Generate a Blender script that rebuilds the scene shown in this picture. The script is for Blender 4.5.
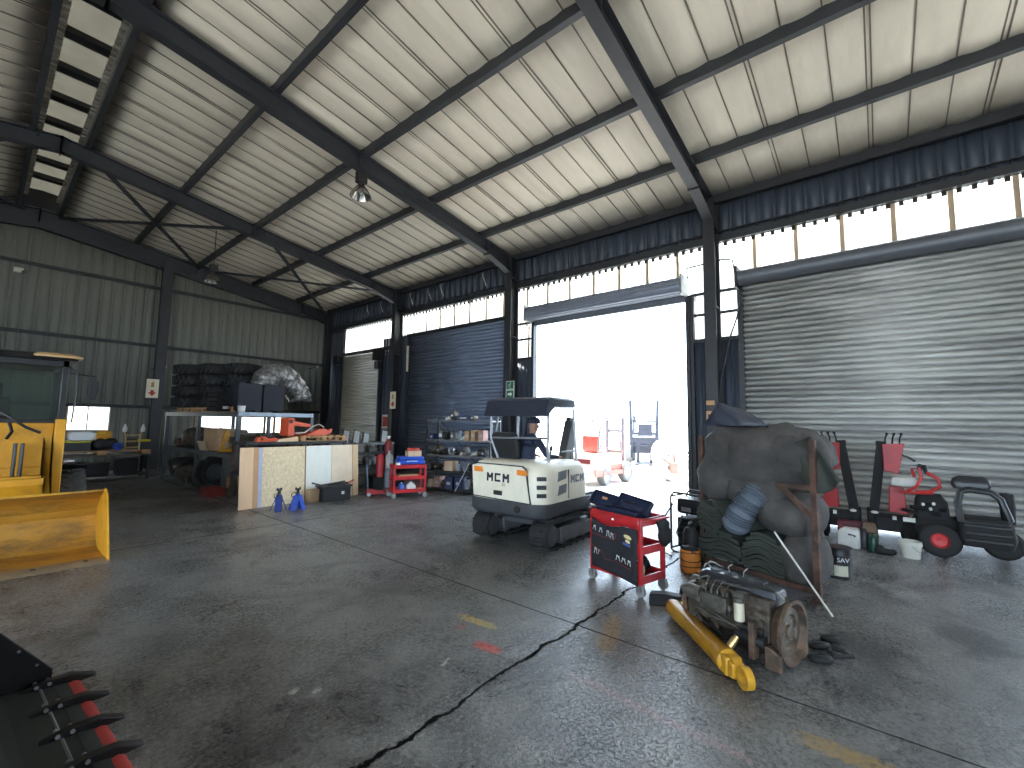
import bpy, math, random
from mathutils import Matrix, Vector, Euler, noise
R = math.radians
PI = math.pi
random.seed(7)
S = bpy.context.scene
C = S.collection
for o in list(bpy.data.objects):
    bpy.data.objects.remove(o)

# ------------------------------------------------------------------ camera, sky, sun, exposure
cam_d = bpy.data.cameras.new('camera')
cam = bpy.data.objects.new('camera', cam_d)
C.objects.link(cam)
YAW, PITCH, ROLL, FPX = 0.8786112, 0.0885203, 0.0157926, 440.1931
_F = Vector((math.sin(YAW)*math.cos(PITCH), math.cos(YAW)*math.cos(PITCH), math.sin(PITCH)))
_R = Vector((math.cos(YAW), -math.sin(YAW), 0))
_U = _R.cross(_F)
_R2 = _R*math.cos(ROLL) + _U*math.sin(ROLL)
_U2 = -_R*math.sin(ROLL) + _U*math.cos(ROLL)
mw = Matrix((( _R2.x, _U2.x, -_F.x, 0), (_R2.y, _U2.y, -_F.y, 0), (_R2.z, _U2.z, -_F.z, 1.85), (0, 0, 0, 1)))
cam.matrix_world = mw
cam_d.sensor_fit = 'HORIZONTAL'
cam_d.sensor_width = 36
cam_d.lens = FPX/1024*36
cam_d.clip_end = 500
S.camera = cam

w = bpy.data.worlds.new('sky')
S.world = w
w.use_nodes = True
nt = w.node_tree
bg = nt.nodes['Background']
bg.inputs['Color'].default_value = (0.66, 0.82, 1.0, 1)
bg.inputs['Strength'].default_value = 9.0

sun_d = bpy.data.lights.new('sun', 'SUN')
sun_d.energy = 18.0
sun_d.angle = R(1)
sun_d.color = (1.0, 0.95, 0.86)
sun = bpy.data.objects.new('sun', sun_d)
C.objects.link(sun)
sun.rotation_euler = Vector((-0.16, -0.55, -1.0)).to_track_quat('-Z', 'Y').to_euler()   # the sun stands high beyond the far gable

S.view_settings.view_transform = 'Standard'
S.view_settings.look = 'None'
S.view_settings.gamma = 1
S.view_settings.use_curve_mapping = False
S.view_settings.exposure = 0.40
S.cycles.use_denoising = True
S.cycles.max_bounces = 8
S.cycles.diffuse_bounces = 5
S.cycles.glossy_bounces = 3
S.cycles.transmission_bounces = 6
S.cycles.transparent_max_bounces = 8
S.cycles.caustics_reflective = False
S.cycles.caustics_refractive = False
S.cycles.sample_clamp_indirect = 8

# ------------------------------------------------------------------ helpers
class MB:
    def __init__(s):
        s.v = []; s.f = []; s.M = Matrix()
    def at(s, loc=(0, 0, 0), rot=(0, 0, 0), sc=(1, 1, 1)):
        s.M = Matrix.LocRotScale(Vector(loc), Euler(rot), Vector(sc)); return s
    def add(s, vs, fs):
        n = len(s.v)
        s.v += [tuple(s.M @ Vector(p)) for p in vs]
        s.f += [tuple(i+n for i in f) for f in fs]
        return s
    def box(s, x0, x1, y0, y1, z0, z1):
        return s.add([(x0,y0,z0),(x1,y0,z0),(x1,y1,z0),(x0,y1,z0),(x0,y0,z1),(x1,y0,z1),(x1,y1,z1),(x0,y1,z1)],
                     [(3,2,1,0),(4,5,6,7),(0,1,5,4),(1,2,6,5),(2,3,7,6),(3,0,4,7)])
    def bar(s, a, b, w, h, up=(0, 0, 1)):
        a = Vector(a); b = Vector(b); d = (b-a); L = d.length; d.normalize()
        u = Vector(up)
        if abs(d.dot(u)) > .98: u = Vector((1, 0, 0))
        r = d.cross(u).normalized(); u = r.cross(d)
        vs = []
        for p in (a, b):
            for i, j in ((-1,-1),(1,-1),(1,1),(-1,1)):
                vs.append(p + r*(i*w/2) + u*(j*h/2))
        return s.add(vs, [(0,1,2,3),(7,6,5,4),(4,5,1,0),(5,6,2,1),(6,7,3,2),(7,4,0,3)])
    def cyl(s, a, b, r0, r1=None, n=14, cap=True):
        if r1 is None: r1 = r0
        a = Vector(a); b = Vector(b); d = (b-a).normalized()
        u = Vector((0, 0, 1)) if abs(d.z) < .95 else Vector((1, 0, 0))
        x = d.cross(u).normalized(); y = d.cross(x)
        vs = []
        for p, r in ((a, r0), (b, r1)):
            for i in range(n):
                t = 2*PI*i/n
                vs.append(p + x*(r*math.cos(t)) + y*(r*math.sin(t)))
        fs = [(i, n+i, n+(i+1) % n, (i+1) % n) for i in range(n)]
        if cap: fs += [tuple(range(n)), tuple(range(2*n-1, n-1, -1))]
        return s.add(vs, fs)
    def tube(s, path, r, n=8, closed=False):
        P = [Vector(p) for p in path]; m = len(P)
        rr = r if isinstance(r, (list, tuple)) else [r]*m
        vs = []; ref = None
        for i, p in enumerate(P):
            if closed: d = P[(i+1) % m]-P[i-1]
            else: d = P[min(i+1, m-1)]-P[max(i-1, 0)]
            d.normalize()
            if ref is None:
                ref = Vector((0, 0, 1)) if abs(d.z) < .9 else Vector((1, 0, 0))
            x = d.cross(ref)
            if x.length < 1e-4: x = d.orthogonal()
            x.normalize(); ref = x.cross(d); y = ref
            for k in range(n):
                t = 2*PI*k/n
                vs.append(p + x*(rr[i]*math.cos(t)) + y*(rr[i]*math.sin(t)))
        fs = []
        for i in range(m if closed else m-1):
            j = (i+1) % m
            for k in range(n):
                fs.append((i*n+k, i*n+(k+1) % n, j*n+(k+1) % n, j*n+k))
        if not closed: fs += [tuple(range(n-1, -1, -1)), tuple(range((m-1)*n, m*n))]
        return s.add(vs, fs)
    def lathe(s, prof, n=20, axis='z'):
        vs = []; m = len(prof)
        for r, z in prof:
            for k in range(n):
                t = 2*PI*k/n
                p = (max(r, 1e-4)*math.cos(t), max(r, 1e-4)*math.sin(t), z)
                if axis == 'y': p = (p[0], p[2], p[1])
                if axis == 'x': p = (p[2], p[0], p[1])
                vs.append(p)
        fs = []
        for i in range(m-1):
            for k in range(n):
                q = (i*n+k, i*n+(k+1) % n, (i+1)*n+(k+1) % n, (i+1)*n+k)
                fs.append(q[::-1] if axis == 'y' else q)
        return s.add(vs, fs)
    def prism(s, poly, axis, a, b):
        def mk(p, t):
            if axis == 'x': return (t, p[0], p[1])
            if axis == 'y': return (p[0], t, p[1])
            return (p[0], p[1], t)
        n = len(poly)
        vs = [mk(p, a) for p in poly] + [mk(p, b) for p in poly]
        ar = sum(poly[i][0]*poly[(i+1) % n][1]-poly[(i+1) % n][0]*poly[i][1] for i in range(n))
        ccw = ar > 0
        if axis == 'y': ccw = not ccw
        if b < a: ccw = not ccw
        fs = [(i, (i+1) % n, n+(i+1) % n, n+i) for i in range(n)] + [tuple(range(n-1, -1, -1)), tuple(range(n, 2*n))]
        if not ccw: fs = [f[::-1] for f in fs]
        return s.add(vs, fs)
    def ell(s, c, r, n=14, m=9, e=1.0):
        if not isinstance(r, (tuple, list)): r = (r, r, r)
        def pw(v): return math.copysign(abs(v)**e, v)
        vs = []
        for i in range(m+1):
            ph = PI*(i+.02*(i == 0)-.02*(i == m))/m - PI/2
            for k in range(n):
                t = 2*PI*k/n
                vs.append((c[0]+r[0]*pw(math.cos(ph))*pw(math.cos(t)), c[1]+r[1]*pw(math.cos(ph))*pw(math.sin(t)), c[2]+r[2]*pw(math.sin(ph))))
        fs = [(i*n+k, i*n+(k+1) % n, (i+1)*n+(k+1) % n, (i+1)*n+k) for i in range(m) for k in range(n)]
        fs += [tuple(range(n-1, -1, -1)), tuple(range(m*n, (m+1)*n))]
        return s.add(vs, fs)
    def torus(s, c, ax, r0, r1, n=24, k=8):
        c = Vector(c); ax = Vector(ax).normalized(); x = ax.orthogonal().normalized(); y = ax.cross(x)
        return s.tube([c + x*(r0*math.cos(2*PI*i/n)) + y*(r0*math.sin(2*PI*i/n)) for i in range(n)], r1, k, True)
    def grid(s, fn, nu, nv, thick=None):
        vs = [fn(i/nu, j/nv) for j in range(nv+1) for i in range(nu+1)]
        fs = [(j*(nu+1)+i, j*(nu+1)+i+1, (j+1)*(nu+1)+i+1, (j+1)*(nu+1)+i) for j in range(nv) for i in range(nu)]
        return s.add(vs, fs)
    def build(s, name, m, parent=None, bevel=0, sharp=35, solid=0, sub=0):
        me = bpy.data.meshes.new(name)
        me.from_pydata(s.v, [], s.f)
        me.update()
        me.polygons.foreach_set('use_smooth', [True]*len(me.polygons))
        me.set_sharp_from_angle(angle=R(sharp))
        o = bpy.data.objects.new(name, me)
        C.objects.link(o)
        me.materials.append(m)
        if parent: o.parent = parent
        if solid:
            q = o.modifiers.new('solid', 'SOLIDIFY'); q.thickness = solid; q.offset = 0
        if bevel:
            q = o.modifiers.new('bevel', 'BEVEL'); q.width = bevel; q.segments = 2; q.limit_method = 'ANGLE'; q.angle_limit = R(40)
        if sub:
            q = o.modifiers.new('sub', 'SUBSURF'); q.levels = sub; q.render_levels = sub
        return o

def tag(o, label, cat=None, group=None, kind=None):
    o['label'] = label
    if cat: o['category'] = cat
    if group: o['group'] = group
    if kind: o['kind'] = kind
    return o

def T(name, label, cat, loc=(0, 0, 0), rz=0, group=None, rot=None, kind=None):
    o = bpy.data.objects.new(name, None)
    C.objects.link(o)
    o.empty_display_size = .1
    o.location = loc
    o.rotation_euler = rot if rot else (0, 0, rz)
    return tag(o, label, cat, group, kind)

def kids(o): return [x for x in list(C.objects) if x.parent == o]
def copy_tree(o, parent=None):
    c = o.copy(); C.objects.link(c)
    if parent: c.parent = parent
    for ch in kids(o): copy_tree(ch, c)
    return c
def dup(o, label, loc, rz=None, sc=None, rot=None):
    c = copy_tree(o); c.location = loc; c['label'] = label
    if rz is not None: c.rotation_euler = (0, 0, rz)
    if rot is not None: c.rotation_euler = rot
    if sc: c.scale = sc if isinstance(sc, (tuple, list)) else (sc, sc, sc)
    return c

# ------------------------------------------------------------------ materials
_mats = {}
def P(name, col, rough=.5, metal=0, var=.15, scale=5, bump=0, bscale=None, stretch=(1, 1, 1), col2=None, dirt=0, dcol=(.02, .018, .016), coat=0, spec=.5, edge=(.45, .6)):
    """plain procedural surface: base colour varied by noise, optional second worn colour, bump"""
    if name in _mats: return _mats[name]
    m = bpy.data.materials.new(name); _mats[name] = m
    m.use_nodes = True
    t = m.node_tree; N = t.nodes; L = t.links
    b = N['Principled BSDF']
    tc = N.new('ShaderNodeTexCoord'); mp = N.new('ShaderNodeMapping')
    mp.inputs['Scale'].default_value = stretch
    L.new(tc.outputs['Object'], mp.inputs['Vector'])
    no = N.new('ShaderNodeTexNoise'); no.inputs['Scale'].default_value = scale; no.inputs['Detail'].default_value = 6
    no.inputs['Roughness'].default_value = .65
    L.new(mp.outputs[0], no.inputs['Vector'])
    cr = N.new('ShaderNodeValToRGB')
    a = [max(0, c*(1-var)) for c in col]; z = [min(1, c*(1+var)) for c in (col2 or col)]
    cr.color_ramp.elements[0].position = .3; cr.color_ramp.elements[1].position = .7
    cr.color_ramp.elements[0].color = (*a, 1); cr.color_ramp.elements[1].color = (*z, 1)
    L.new(no.outputs['Fac'], cr.inputs['Fac'])
    out = cr.outputs['Color']
    if dirt:
        n2 = N.new('ShaderNodeTexNoise'); n2.inputs['Scale'].default_value = scale*.6; n2.inputs['Detail'].default_value = 8; n2.inputs['Roughness'].default_value = .75
        L.new(mp.outputs[0], n2.inputs['Vector'])
        r2 = N.new('ShaderNodeValToRGB'); r2.color_ramp.elements[0].position = edge[0]; r2.color_ramp.elements[1].position = edge[1]
        r2.color_ramp.elements[1].color = (dirt, dirt, dirt, 1)
        L.new(n2.outputs['Fac'], r2.inputs['Fac'])
        mx = N.new('ShaderNodeMix'); mx.data_type = 'RGBA'
        L.new(r2.outputs['Color'], mx.inputs['Factor']); L.new(out, mx.inputs['A']); mx.inputs['B'].default_value = (*dcol, 1)
        out = mx.outputs['Result']
    L.new(out, b.inputs['Base Color'])
    b.inputs['Roughness'].default_value = rough
    b.inputs['Metallic'].default_value = metal
    b.inputs['Specular IOR Level'].default_value = spec
    if coat: b.inputs['Coat Weight'].default_value = coat; b.inputs['Coat Roughness'].default_value = .15
    if bump:
        n3 = N.new('ShaderNodeTexNoise'); n3.inputs['Scale'].default_value = bscale or scale*4; n3.inputs['Detail'].default_value = 4
        L.new(mp.outputs[0], n3.inputs['Vector'])
        bp = N.new('ShaderNodeBump'); bp.inputs['Strength'].default_value = bump; bp.inputs['Distance'].default_value = .02
        L.new(n3.outputs['Fac'], bp.inputs['Height']); L.new(bp.outputs[0], b.inputs['Normal'])
    return m

def rgb(r, g, b):
    f = lambda c: (c/255/12.92) if c/255 <= .04045 else ((c/255+.055)/1.055)**2.4
    return (f(r), f(g), f(b))
# ------------------------------------------------------------------ setting materials
STEEL = P('painted_steelwork', (.025, .0265, .031), .5, 0, .25, 3, .05, 30)
GIRT = P('dark_girt', (.022, .024, .026), .6, 0, .25, 3)
CLAD = P('grey_cladding', (.195, .198, .172), .8, 0, .08, 2, .0, 12, stretch=(1, 1, .25), dirt=.25, dcol=(.09, .09, .08), spec=.2)
CLADB = P('glare_blue_cladding', (.055, .068, .094), .5, 0, .12, 2, .04, 12, stretch=(1, 1, .25))  # blue glare from the open door is mixed into this grey paint
GALV = P('galvanised_shutter', (.60, .60, .57), .45, .15, .14, 2.5, .03, 20, stretch=(1, .3, 2), dirt=.45, dcol=(.10, .10, .10))
GALVB = P('glare_blue_shutter', (.165, .205, .285), .45, .1, .12, 2.5, .03, 20, stretch=(1, .3, 2))  # slate paint tinted further blue to carry the door glare
DRUM = P('shutter_roll', (.13, .14, .16), .45, .3, .12, 3)
STEELL = P('bare_light_steel', (.32, .33, .34), .4, .7, .15, 4)
BLACK = P('black_paint', (.012, .012, .013), .45, 0, .25, 6)
SOOT = P('matt_black', (.010, .010, .011), .75, 0, .3, 6, .1)
RUST = P('rusty_steel', (.075, .036, .024), .75, .2, .3, 8, .2, 40, col2=(.12, .062, .042), dirt=.6)
CHROME = P('chrome', (.75, .75, .76), .15, 1, .03, 3)
CARD = P('cardboard', (.42, .27, .15), .8, 0, .1, 5)
WOOD = P('pallet_wood', (.42, .23, .10), .7, 0, .25, 5, .1, 30, stretch=(1, 6, 6))
RUBBER = P('tyre_rubber', (.012, .012, .0125), .75, 0, .25, 10, .15, 40)

def floor_mat():
    m = bpy.data.materials.new('oily_concrete'); m.use_nodes = True
    t = m.node_tree; N = t.nodes; L = t.links; b = N['Principled BSDF']
    tc = N.new('ShaderNodeTexCoord'); co = tc.outputs['Object']
    def noise_(sc, det=6, ro=.6, vec=None, dist=0):
        n = N.new('ShaderNodeTexNoise'); n.inputs['Scale'].default_value = sc; n.inputs['Detail'].default_value = det
        n.inputs['Roughness'].default_value = ro; n.inputs['Distortion'].default_value = dist
        L.new(vec or co, n.inputs['Vector']); return n.outputs['Fac']
    def math_(op, a, b_=None, c=None, clamp=False):
        n = N.new('ShaderNodeMath'); n.operation = op; n.use_clamp = clamp
        for i, q in enumerate((a, b_, c)):
            if q is None: continue
            if isinstance(q, (int, float)): n.inputs[i].default_value = q
            else: L.new(q, n.inputs[i])
        return n.outputs[0]
    def ramp(f, p0, p1, c0=(0, 0, 0), c1=(1, 1, 1)):
        r = N.new('ShaderNodeValToRGB'); r.color_ramp.elements[0].position = p0; r.color_ramp.elements[1].position = p1
        r.color_ramp.elements[0].color = (*c0, 1); r.color_ramp.elements[1].color = (*c1, 1)
        L.new(f, r.inputs['Fac']); return r.outputs['Color']
    def mix(f, a, b_):
        n = N.new('ShaderNodeMix'); n.data_type = 'RGBA'
        if isinstance(f, (int, float)): n.inputs['Factor'].default_value = f
        else: L.new(f, n.inputs['Factor'])
        for k, q in (('A', a), ('B', b_)):
            if isinstance(q, tuple): n.inputs[k].default_value = (*q, 1)
            else: L.new(q, n.inputs[k])
        return n.outputs['Result']
    sx = N.new('ShaderNodeSeparateXYZ'); L.new(co, sx.inputs[0]); X, Y = sx.outputs[0], sx.outputs[1]
    big = noise_(.55, 7, .7, dist=.4); mid = noise_(3.2, 8, .72); fine = noise_(26, 5, .7); grit = noise_(95, 3, .6)
    col = ramp(big, .33, .66, (.060, .061, .061), (.200, .196, .186))
    col = mix(ramp(mid, .46, .68), col, (.27, .265, .25))
    col = mix(math_('MULTIPLY', ramp(noise_(1.1, 8, .75, dist=.8), .5, .62), .85), col, (.016, .016, .017))
    pit = math_('MULTIPLY', ramp(noise_(42, 4, .75), .50, .60), math_('ADD', .0, math_('MULTIPLY', mid, 1.2)), None, True)
    col = mix(pit, col, (.012, .012, .013))
    col = mix(math_('MULTIPLY', ramp(fine, .52, .66), .45), col, (.30, .295, .285))
    # scuffed paint marks left on the slab
    def blot(cx, cy, ax, ay, ang, c, amt):
        nonlocal col
        ca, sa = math.cos(ang), math.sin(ang)
        dx = math_('SUBTRACT', X, cx); dy = math_('SUBTRACT', Y, cy)
        u = math_('DIVIDE', math_('ADD', math_('MULTIPLY', dx, ca), math_('MULTIPLY', dy, sa)), ax)
        v = math_('DIVIDE', math_('SUBTRACT', math_('MULTIPLY', dy, ca), math_('MULTIPLY', dx, sa)), ay)
        d = math_('ADD', math_('POWER', math_('ABSOLUTE', u), 4.0), math_('POWER', math_('ABSOLUTE', v), 4.0))
        f = math_('SUBTRACT', math_('MULTIPLY', fine, 2.6), d)
        f = math_('MULTIPLY', math_('SUBTRACT', f, .75, None, True), amt, None, True)
        col = mix(f, col, c)
    blot(3.12, 2.97, .30, .07, R(-85), (.50, .36, .10), 1.44)
    blot(2.83, 2.57, .17, .08, R(-85), (.55, .06, .05), 1.60)
    blot(2.95, 3.0, .10, .05, R(20), (.35, .06, .05), 0.90)
    blot(3.75, 1.92, .50, .10, R(20), (.34, .20, .07), 1.17)
    blot(2.92, 1.25, .05, .9, R(-3), (.36, .22, .22), 0.81)
    blot(3.3, .22, .10, .30, R(0), (.40, .24, .05), 1.08)
    blot(1.53, 3.16, .05, .03, R(20), (.6, .6, .58), 1.60)
    blot(1.63, 3.05, .05, .03, R(20), (.6, .6, .58), 1.44)
    blot(2.45, 2.66, .09, .02, R(20), (.5, .5, .5), 1.44)
    # joints and the long crack
    wob = math_('MULTIPLY', math_('SUBTRACT', noise_(2.6, 6, .7), .5), .16)
    def line(c, pos, wd, wv):
        d = math_('ABSOLUTE', math_('ADD', math_('SUBTRACT', c, pos), math_('MULTIPLY', wob, wv)))
        return math_('SUBTRACT', 1.0, math_('DIVIDE', d, math_('ADD', wd*.4, math_('MULTIPLY', mid, wd))), None, True)
    ln = line(Y, 2.22, .023, 1.4)
    for q in (line(X, 3.68, .013, .25), line(Y, 8.25, .016, .3), line(X, -2.6, .02, .3), line(Y, -3.8, .02, .5)):
        ln = math_('MAXIMUM', ln, q)
    ln = math_('MULTIPLY', ln, 2.2, None, True)
    col = mix(ln, col, (.008, .008, .008))
    L.new(col, b.inputs['Base Color'])
    ro = math_('ADD', math_('ADD', math_('MULTIPLY', big, .20), math_('MULTIPLY', fine, .16)), math_('MULTIPLY', pit, .35))
    L.new(math_('ADD', math_('ADD', ro, .10), math_('MULTIPLY', ln, .4)), b.inputs['Roughness'])
    L.new(math_('MULTIPLY', math_('SUBTRACT', 1.0, ln), .75), b.inputs['Specular IOR Level'])
    h = math_('ADD', math_('MULTIPLY', fine, .22), math_('MULTIPLY', grit, .5))
    h = math_('SUBTRACT', h, math_('ADD', math_('MULTIPLY', ln, .3), math_('MULTIPLY', pit, .5)))
    bp = N.new('ShaderNodeBump'); bp.inputs['Strength'].default_value = .45; bp.inputs['Distance'].default_value = .012
    L.new(h, bp.inputs['Height']); L.new(bp.outputs[0], b.inputs['Normal'])
    return m

def translucent(name, col, tr=.85):
    m = bpy.data.materials.new(name); m.use_nodes = True
    t = m.node_tree; N = t.nodes; L = t.links
    for n in list(N):
        if n.type == 'BSDF_PRINCIPLED': N.remove(n)
    tl = N.new('ShaderNodeBsdfTranslucent'); df = N.new('ShaderNodeBsdfDiffuse'); mx = N.new('ShaderNodeMixShader')
    tc = N.new('ShaderNodeTexCoord'); no = N.new('ShaderNodeTexNoise'); no.inputs['Scale'].default_value = 3; no.inputs['Detail'].default_value = 5
    L.new(tc.outputs['Object'], no.inputs['Vector'])
    cr = N.new('ShaderNodeValToRGB'); cr.color_ramp.elements[0].position = .25
    cr.color_ramp.elements[0].color = (*[c*.8 for c in col], 1); cr.color_ramp.elements[1].color = (*col, 1)
    L.new(no.outputs['Fac'], cr.inputs['Fac'])
    L.new(cr.outputs[0], tl.inputs['Color']); L.new(cr.outputs[0], df.inputs['Color'])
    mx.inputs[0].default_value = tr
    L.new(df.outputs[0], mx.inputs[1]); L.new(tl.outputs[0], mx.inputs[2])
    L.new(mx.outputs[0], N['Material Output'].inputs['Surface'])
    return m
def glass_mat(name, col, alpha):
    m = bpy.data.materials.new(name); m.use_nodes = True
    t = m.node_tree; N = t.nodes; L = t.links
    for n in list(N):
        if n.type == 'BSDF_PRINCIPLED': N.remove(n)
    tr = N.new('ShaderNodeBsdfTransparent'); tr.inputs['Color'].default_value = (*col, 1)
    gl = N.new('ShaderNodeBsdfGlossy'); gl.inputs['Roughness'].default_value = .06
    fr = N.new('ShaderNodeFresnel'); fr.inputs['IOR'].default_value = 1.5
    ad = N.new('ShaderNodeMath'); ad.operation = 'ADD'; ad.inputs[1].default_value = alpha
    L.new(fr.outputs[0], ad.inputs[0])
    mx = N.new('ShaderNodeMixShader'); L.new(ad.outputs[0], mx.inputs[0]); L.new(tr.outputs[0], mx.inputs[1]); L.new(gl.outputs[0], mx.inputs[2])
    L.new(mx.outputs[0], N['Material Output'].inputs['Surface'])
    return m
FLOOR = floor_mat()
FIBRE = translucent('translucent_sheet', (.95, .93, .88))
FIBRET = translucent('tan_overlapped_sheet', (.50, .42, .33), .6)
FIBRED = translucent('grimy_translucent_sheet', (.32, .30, .255), .45)
def roof_mat():
    m = P('white_roof_insulation', (.74, .66, .54), .6, 0, .12, .8, .15, 9, stretch=(.5, 2, 1), dirt=.5, dcol=(.50, .43, .33), edge=(.48, .75))
    return m
ROOFM = roof_mat()
SEAM = P('roof_seam', (.16, .135, .11), .7)

# ------------------------------------------------------------------ setting
W = 10.65; D = 20.5; ZE = 6.98; SL = .14688; RX = .75; WB = RX-(W-RX)
FR = [-9.06, -3.12, 2.76, 8.68, 14.62, 20.5]      # portal frames along Y
Y0 = FR[0]-.1
def zr(x): return ZE + SL*(W-x) if x >= RX else ZE + SL*(x-WB)

fl = MB().box(WB-.1, W+.1, Y0-.1, D+.1, -.2, 0).build('floor', FLOOR)
tag(fl, 'dark oil-stained concrete workshop floor with joints and a long crack', 'floor', kind='structure')
YARD = P('sunlit_yard_concrete', (.52, .50, .46), .85, 0, .12, .6, .1, 20)
yard = MB()
yard.box(W+.1, 90, -70, 90, -.25, -.012); yard.box(-90, WB-.1, -70, 90, -.25, -.012); yard.box(WB-.1, W+.1, D+.1, 90, -.25, -.012); yard.box(WB-.1, W+.1, -70, Y0-.1, -.25, -.012)
tag(yard.build('ground', YARD), 'pale sunlit concrete yard outside the open shutter door', 'ground', kind='structure')

# roof sheets: white insulated panels with seams every 0.76 m, sagging a little between
def roof_sheet(xa, xb, y0, y1):
    mb = MB(); n = int(round((y1-y0)/.0625))
    vs = []; fs = []
    for i in range(n+1):
        y = y0+(y1-y0)*i/n
        ph = ((y-Y0)/.5) % 1
        dz = -.034*(1-abs(2*ph-1)**2.2)
        for j in range(9):
            x = xa+(xb-xa)*j/8
            q = .018*noise.noise((x*.9, y*1.9, 3.1))
            vs.append((x, y, zr(x)+.23+dz+q))
    for i in range(n):
        for j in range(8):
            a = i*9+j
            fs.append((a, a+9, a+10, a+1) if xb > xa else (a, a+1, a+10, a+9))
    return mb.add(vs, fs)
ceil = T('ceiling', 'pitched roof of white insulated sheets on dark purlins and rafters', 'ceiling', kind='structure')
SLOT0, SLOT1 = .34, 1.14
roof_sheet(SLOT1, W+.15, Y0-.15, D+.2).build('roof_sheeting', ROOFM, ceil, solid=.04)
roof_sheet(WB-.15, SLOT0, Y0-.15, D+.2).build('roof_sheeting', ROOFM, ceil, solid=.04)
sm = MB()
y = Y0; k = 0
while y < D:
    for dy in ((-.012, .05) if k % 3 == 0 else (0,)):
        for xa, xb in ((SLOT1, W), (WB, SLOT0)):
            sm.bar((xa, y+dy, zr(xa)+.205), (xb, y+dy, zr(xb)+.205), .020, .03)
    y += .5; k += 1
sm.build('seam_cover', SEAM, ceil)
PX = [10.52, 8.97, 7.08, 5.11, 3.15]
for x in PX:
    for sx in ((x, 1), (2*RX-x, -1)):
        b = MB(); z = zr(sx[0])
        b.box(sx[0]-.035, sx[0]+.035, Y0, D, z+.015, z+.2); b.box(sx[0]-.035*(1), sx[0]+.075, Y0, D, z, z+.016)
        b.build('purlin', STEEL, ceil)
for x in (SLOT0-.05, SLOT1+.05):
    MB().box(x-.05, x+.05, Y0, D, zr(x)-.02, zr(x)+.24).build('purlin', STEEL, ceil)
def ibeam(mb, a, b, wd, ha, hb, tf=.018, tw=.014):
    """I-section hanging below the line a-b (top face centre), in the XZ plane"""
    a = Vector(a); b = Vector(b)
    def slab(t0a, t1a, t0b, t1b, w_):
        vs = []
        for p, t0, t1 in ((a, t0a, t1a), (b, t0b, t1b)):
            for dy in (-w_/2, w_/2):
                for t in (t0, t1): vs.append((p.x, p.y+dy, p.z-t))
        mb.add(vs, [(0,1,3,2),(4,6,7,5),(0,4,5,1),(2,3,7,6),(0,2,6,4),(1,5,7,3)])
    slab(0, tf, 0, tf, wd); slab(ha-tf, ha, hb-tf, hb, wd); slab(tf, ha-tf, tf, hb-tf, tw)
for i, y in enumerate(FR):
    yy = y if i < 5 else D-.14
    b = MB()
    for s in (1, -1):
        X = lambda x: x if s > 0 else 2*RX-x
        ibeam(b, (X(10.45), yy, zr(10.45)), (X(9.2), yy, zr(9.2)), .21, .56, .37)
        ibeam(b, (X(9.2), yy, zr(9.2)), (X(RX), yy, zr(RX)), .21, .37 if i < 5 else .56, .37 if i < 5 else .62)
        b.box(min(X(9.19), X(9.21)), max(X(9.19), X(9.21)), yy-.12, yy+.12, zr(9.2)-.40, zr(9.2))
        b.box(min(X(RX-.012), X(RX+.012)), max(X(RX-.012), X(RX+.012)), yy-.12, yy+.12, zr(RX)-.42, zr(RX))
        b.box(min(X(5.0), X(5.02)), max(X(5.0), X(5.02)), yy-.1, yy+.1, zr(5)-.36, zr(5))
    b.build('rafter', STEEL, ceil)
# wind bracing in the last bay
for k_, (a, b_) in enumerate((((10.3, FR[4]), (5.3, D-.2)), ((10.3, D-.2), (5.3, FR[4])), ((5.1, FR[4]), (1.2, D-.2)), ((5.1, D-.2), (1.2, FR[4])), ((.4, FR[4]), (-4, D-.2)), ((.4, D-.2), (-4, FR[4])))):
    MB().bar((a[0], a[1], zr(a[0])-.08), (b_[0], b_[1], zr(b_[0])-.08), .09, .07).build('bracing', STEEL, ceil)
# ridge vent: raised translucent cap over a slot, toothed sheet ends at both edges
rv = T('ridge_vent', 'long ridge vent slot with translucent panes and toothed sheet edges', 'roof vent', (0, 0, 0), kind='structure')
zt = zr(RX)+.62
TOOTH = P('pale_sheet_end', (.40, .37, .31), .6, 0, .2, 6)
te = MB(); cb = MB()
y = Y0
while y < D-.1:
    te.box(SLOT0-.06, SLOT0+.12, y, y+.10, zr(SLOT0)+.42, zr(SLOT0)+.47); te.box(SLOT1-.06, SLOT1+.06, y, y+.10, zr(SLOT1)+.42, zr(SLOT1)+.47)
    y += .19
te.build('toothed_edge', TOOTH, rv)
for y in [Y0+1.28*i for i in range(24)]:
    if y > D-.3: break
    cb.box(SLOT0-.1, SLOT1+.1, y-.12, y+.12, zt-.12, zt)
    MB().prism([(SLOT0-.1, zt), (RX, zt+.05), (SLOT1+.1, zt), (SLOT1+.1, zt+.01), (RX, zt+.06), (SLOT0-.1, zt+.01)], 'y', y, y+1.28 if y+1.28 < D-.4 else D+.05).build('pane', FIBRED, rv)
cb.box(SLOT0-.13, SLOT0-.07, Y0, D, zr(SLOT0)+.24, zt+.02); cb.box(SLOT1+.07, SLOT1+.13, Y0, D, zr(SLOT1)+.24, zt+.02)
cb.box(SLOT0-.13, SLOT1+.13, D-.02, D+.04, zr(RX)+.1, zt+.05)
cb.build('vent_frame', STEEL, rv)

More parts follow.
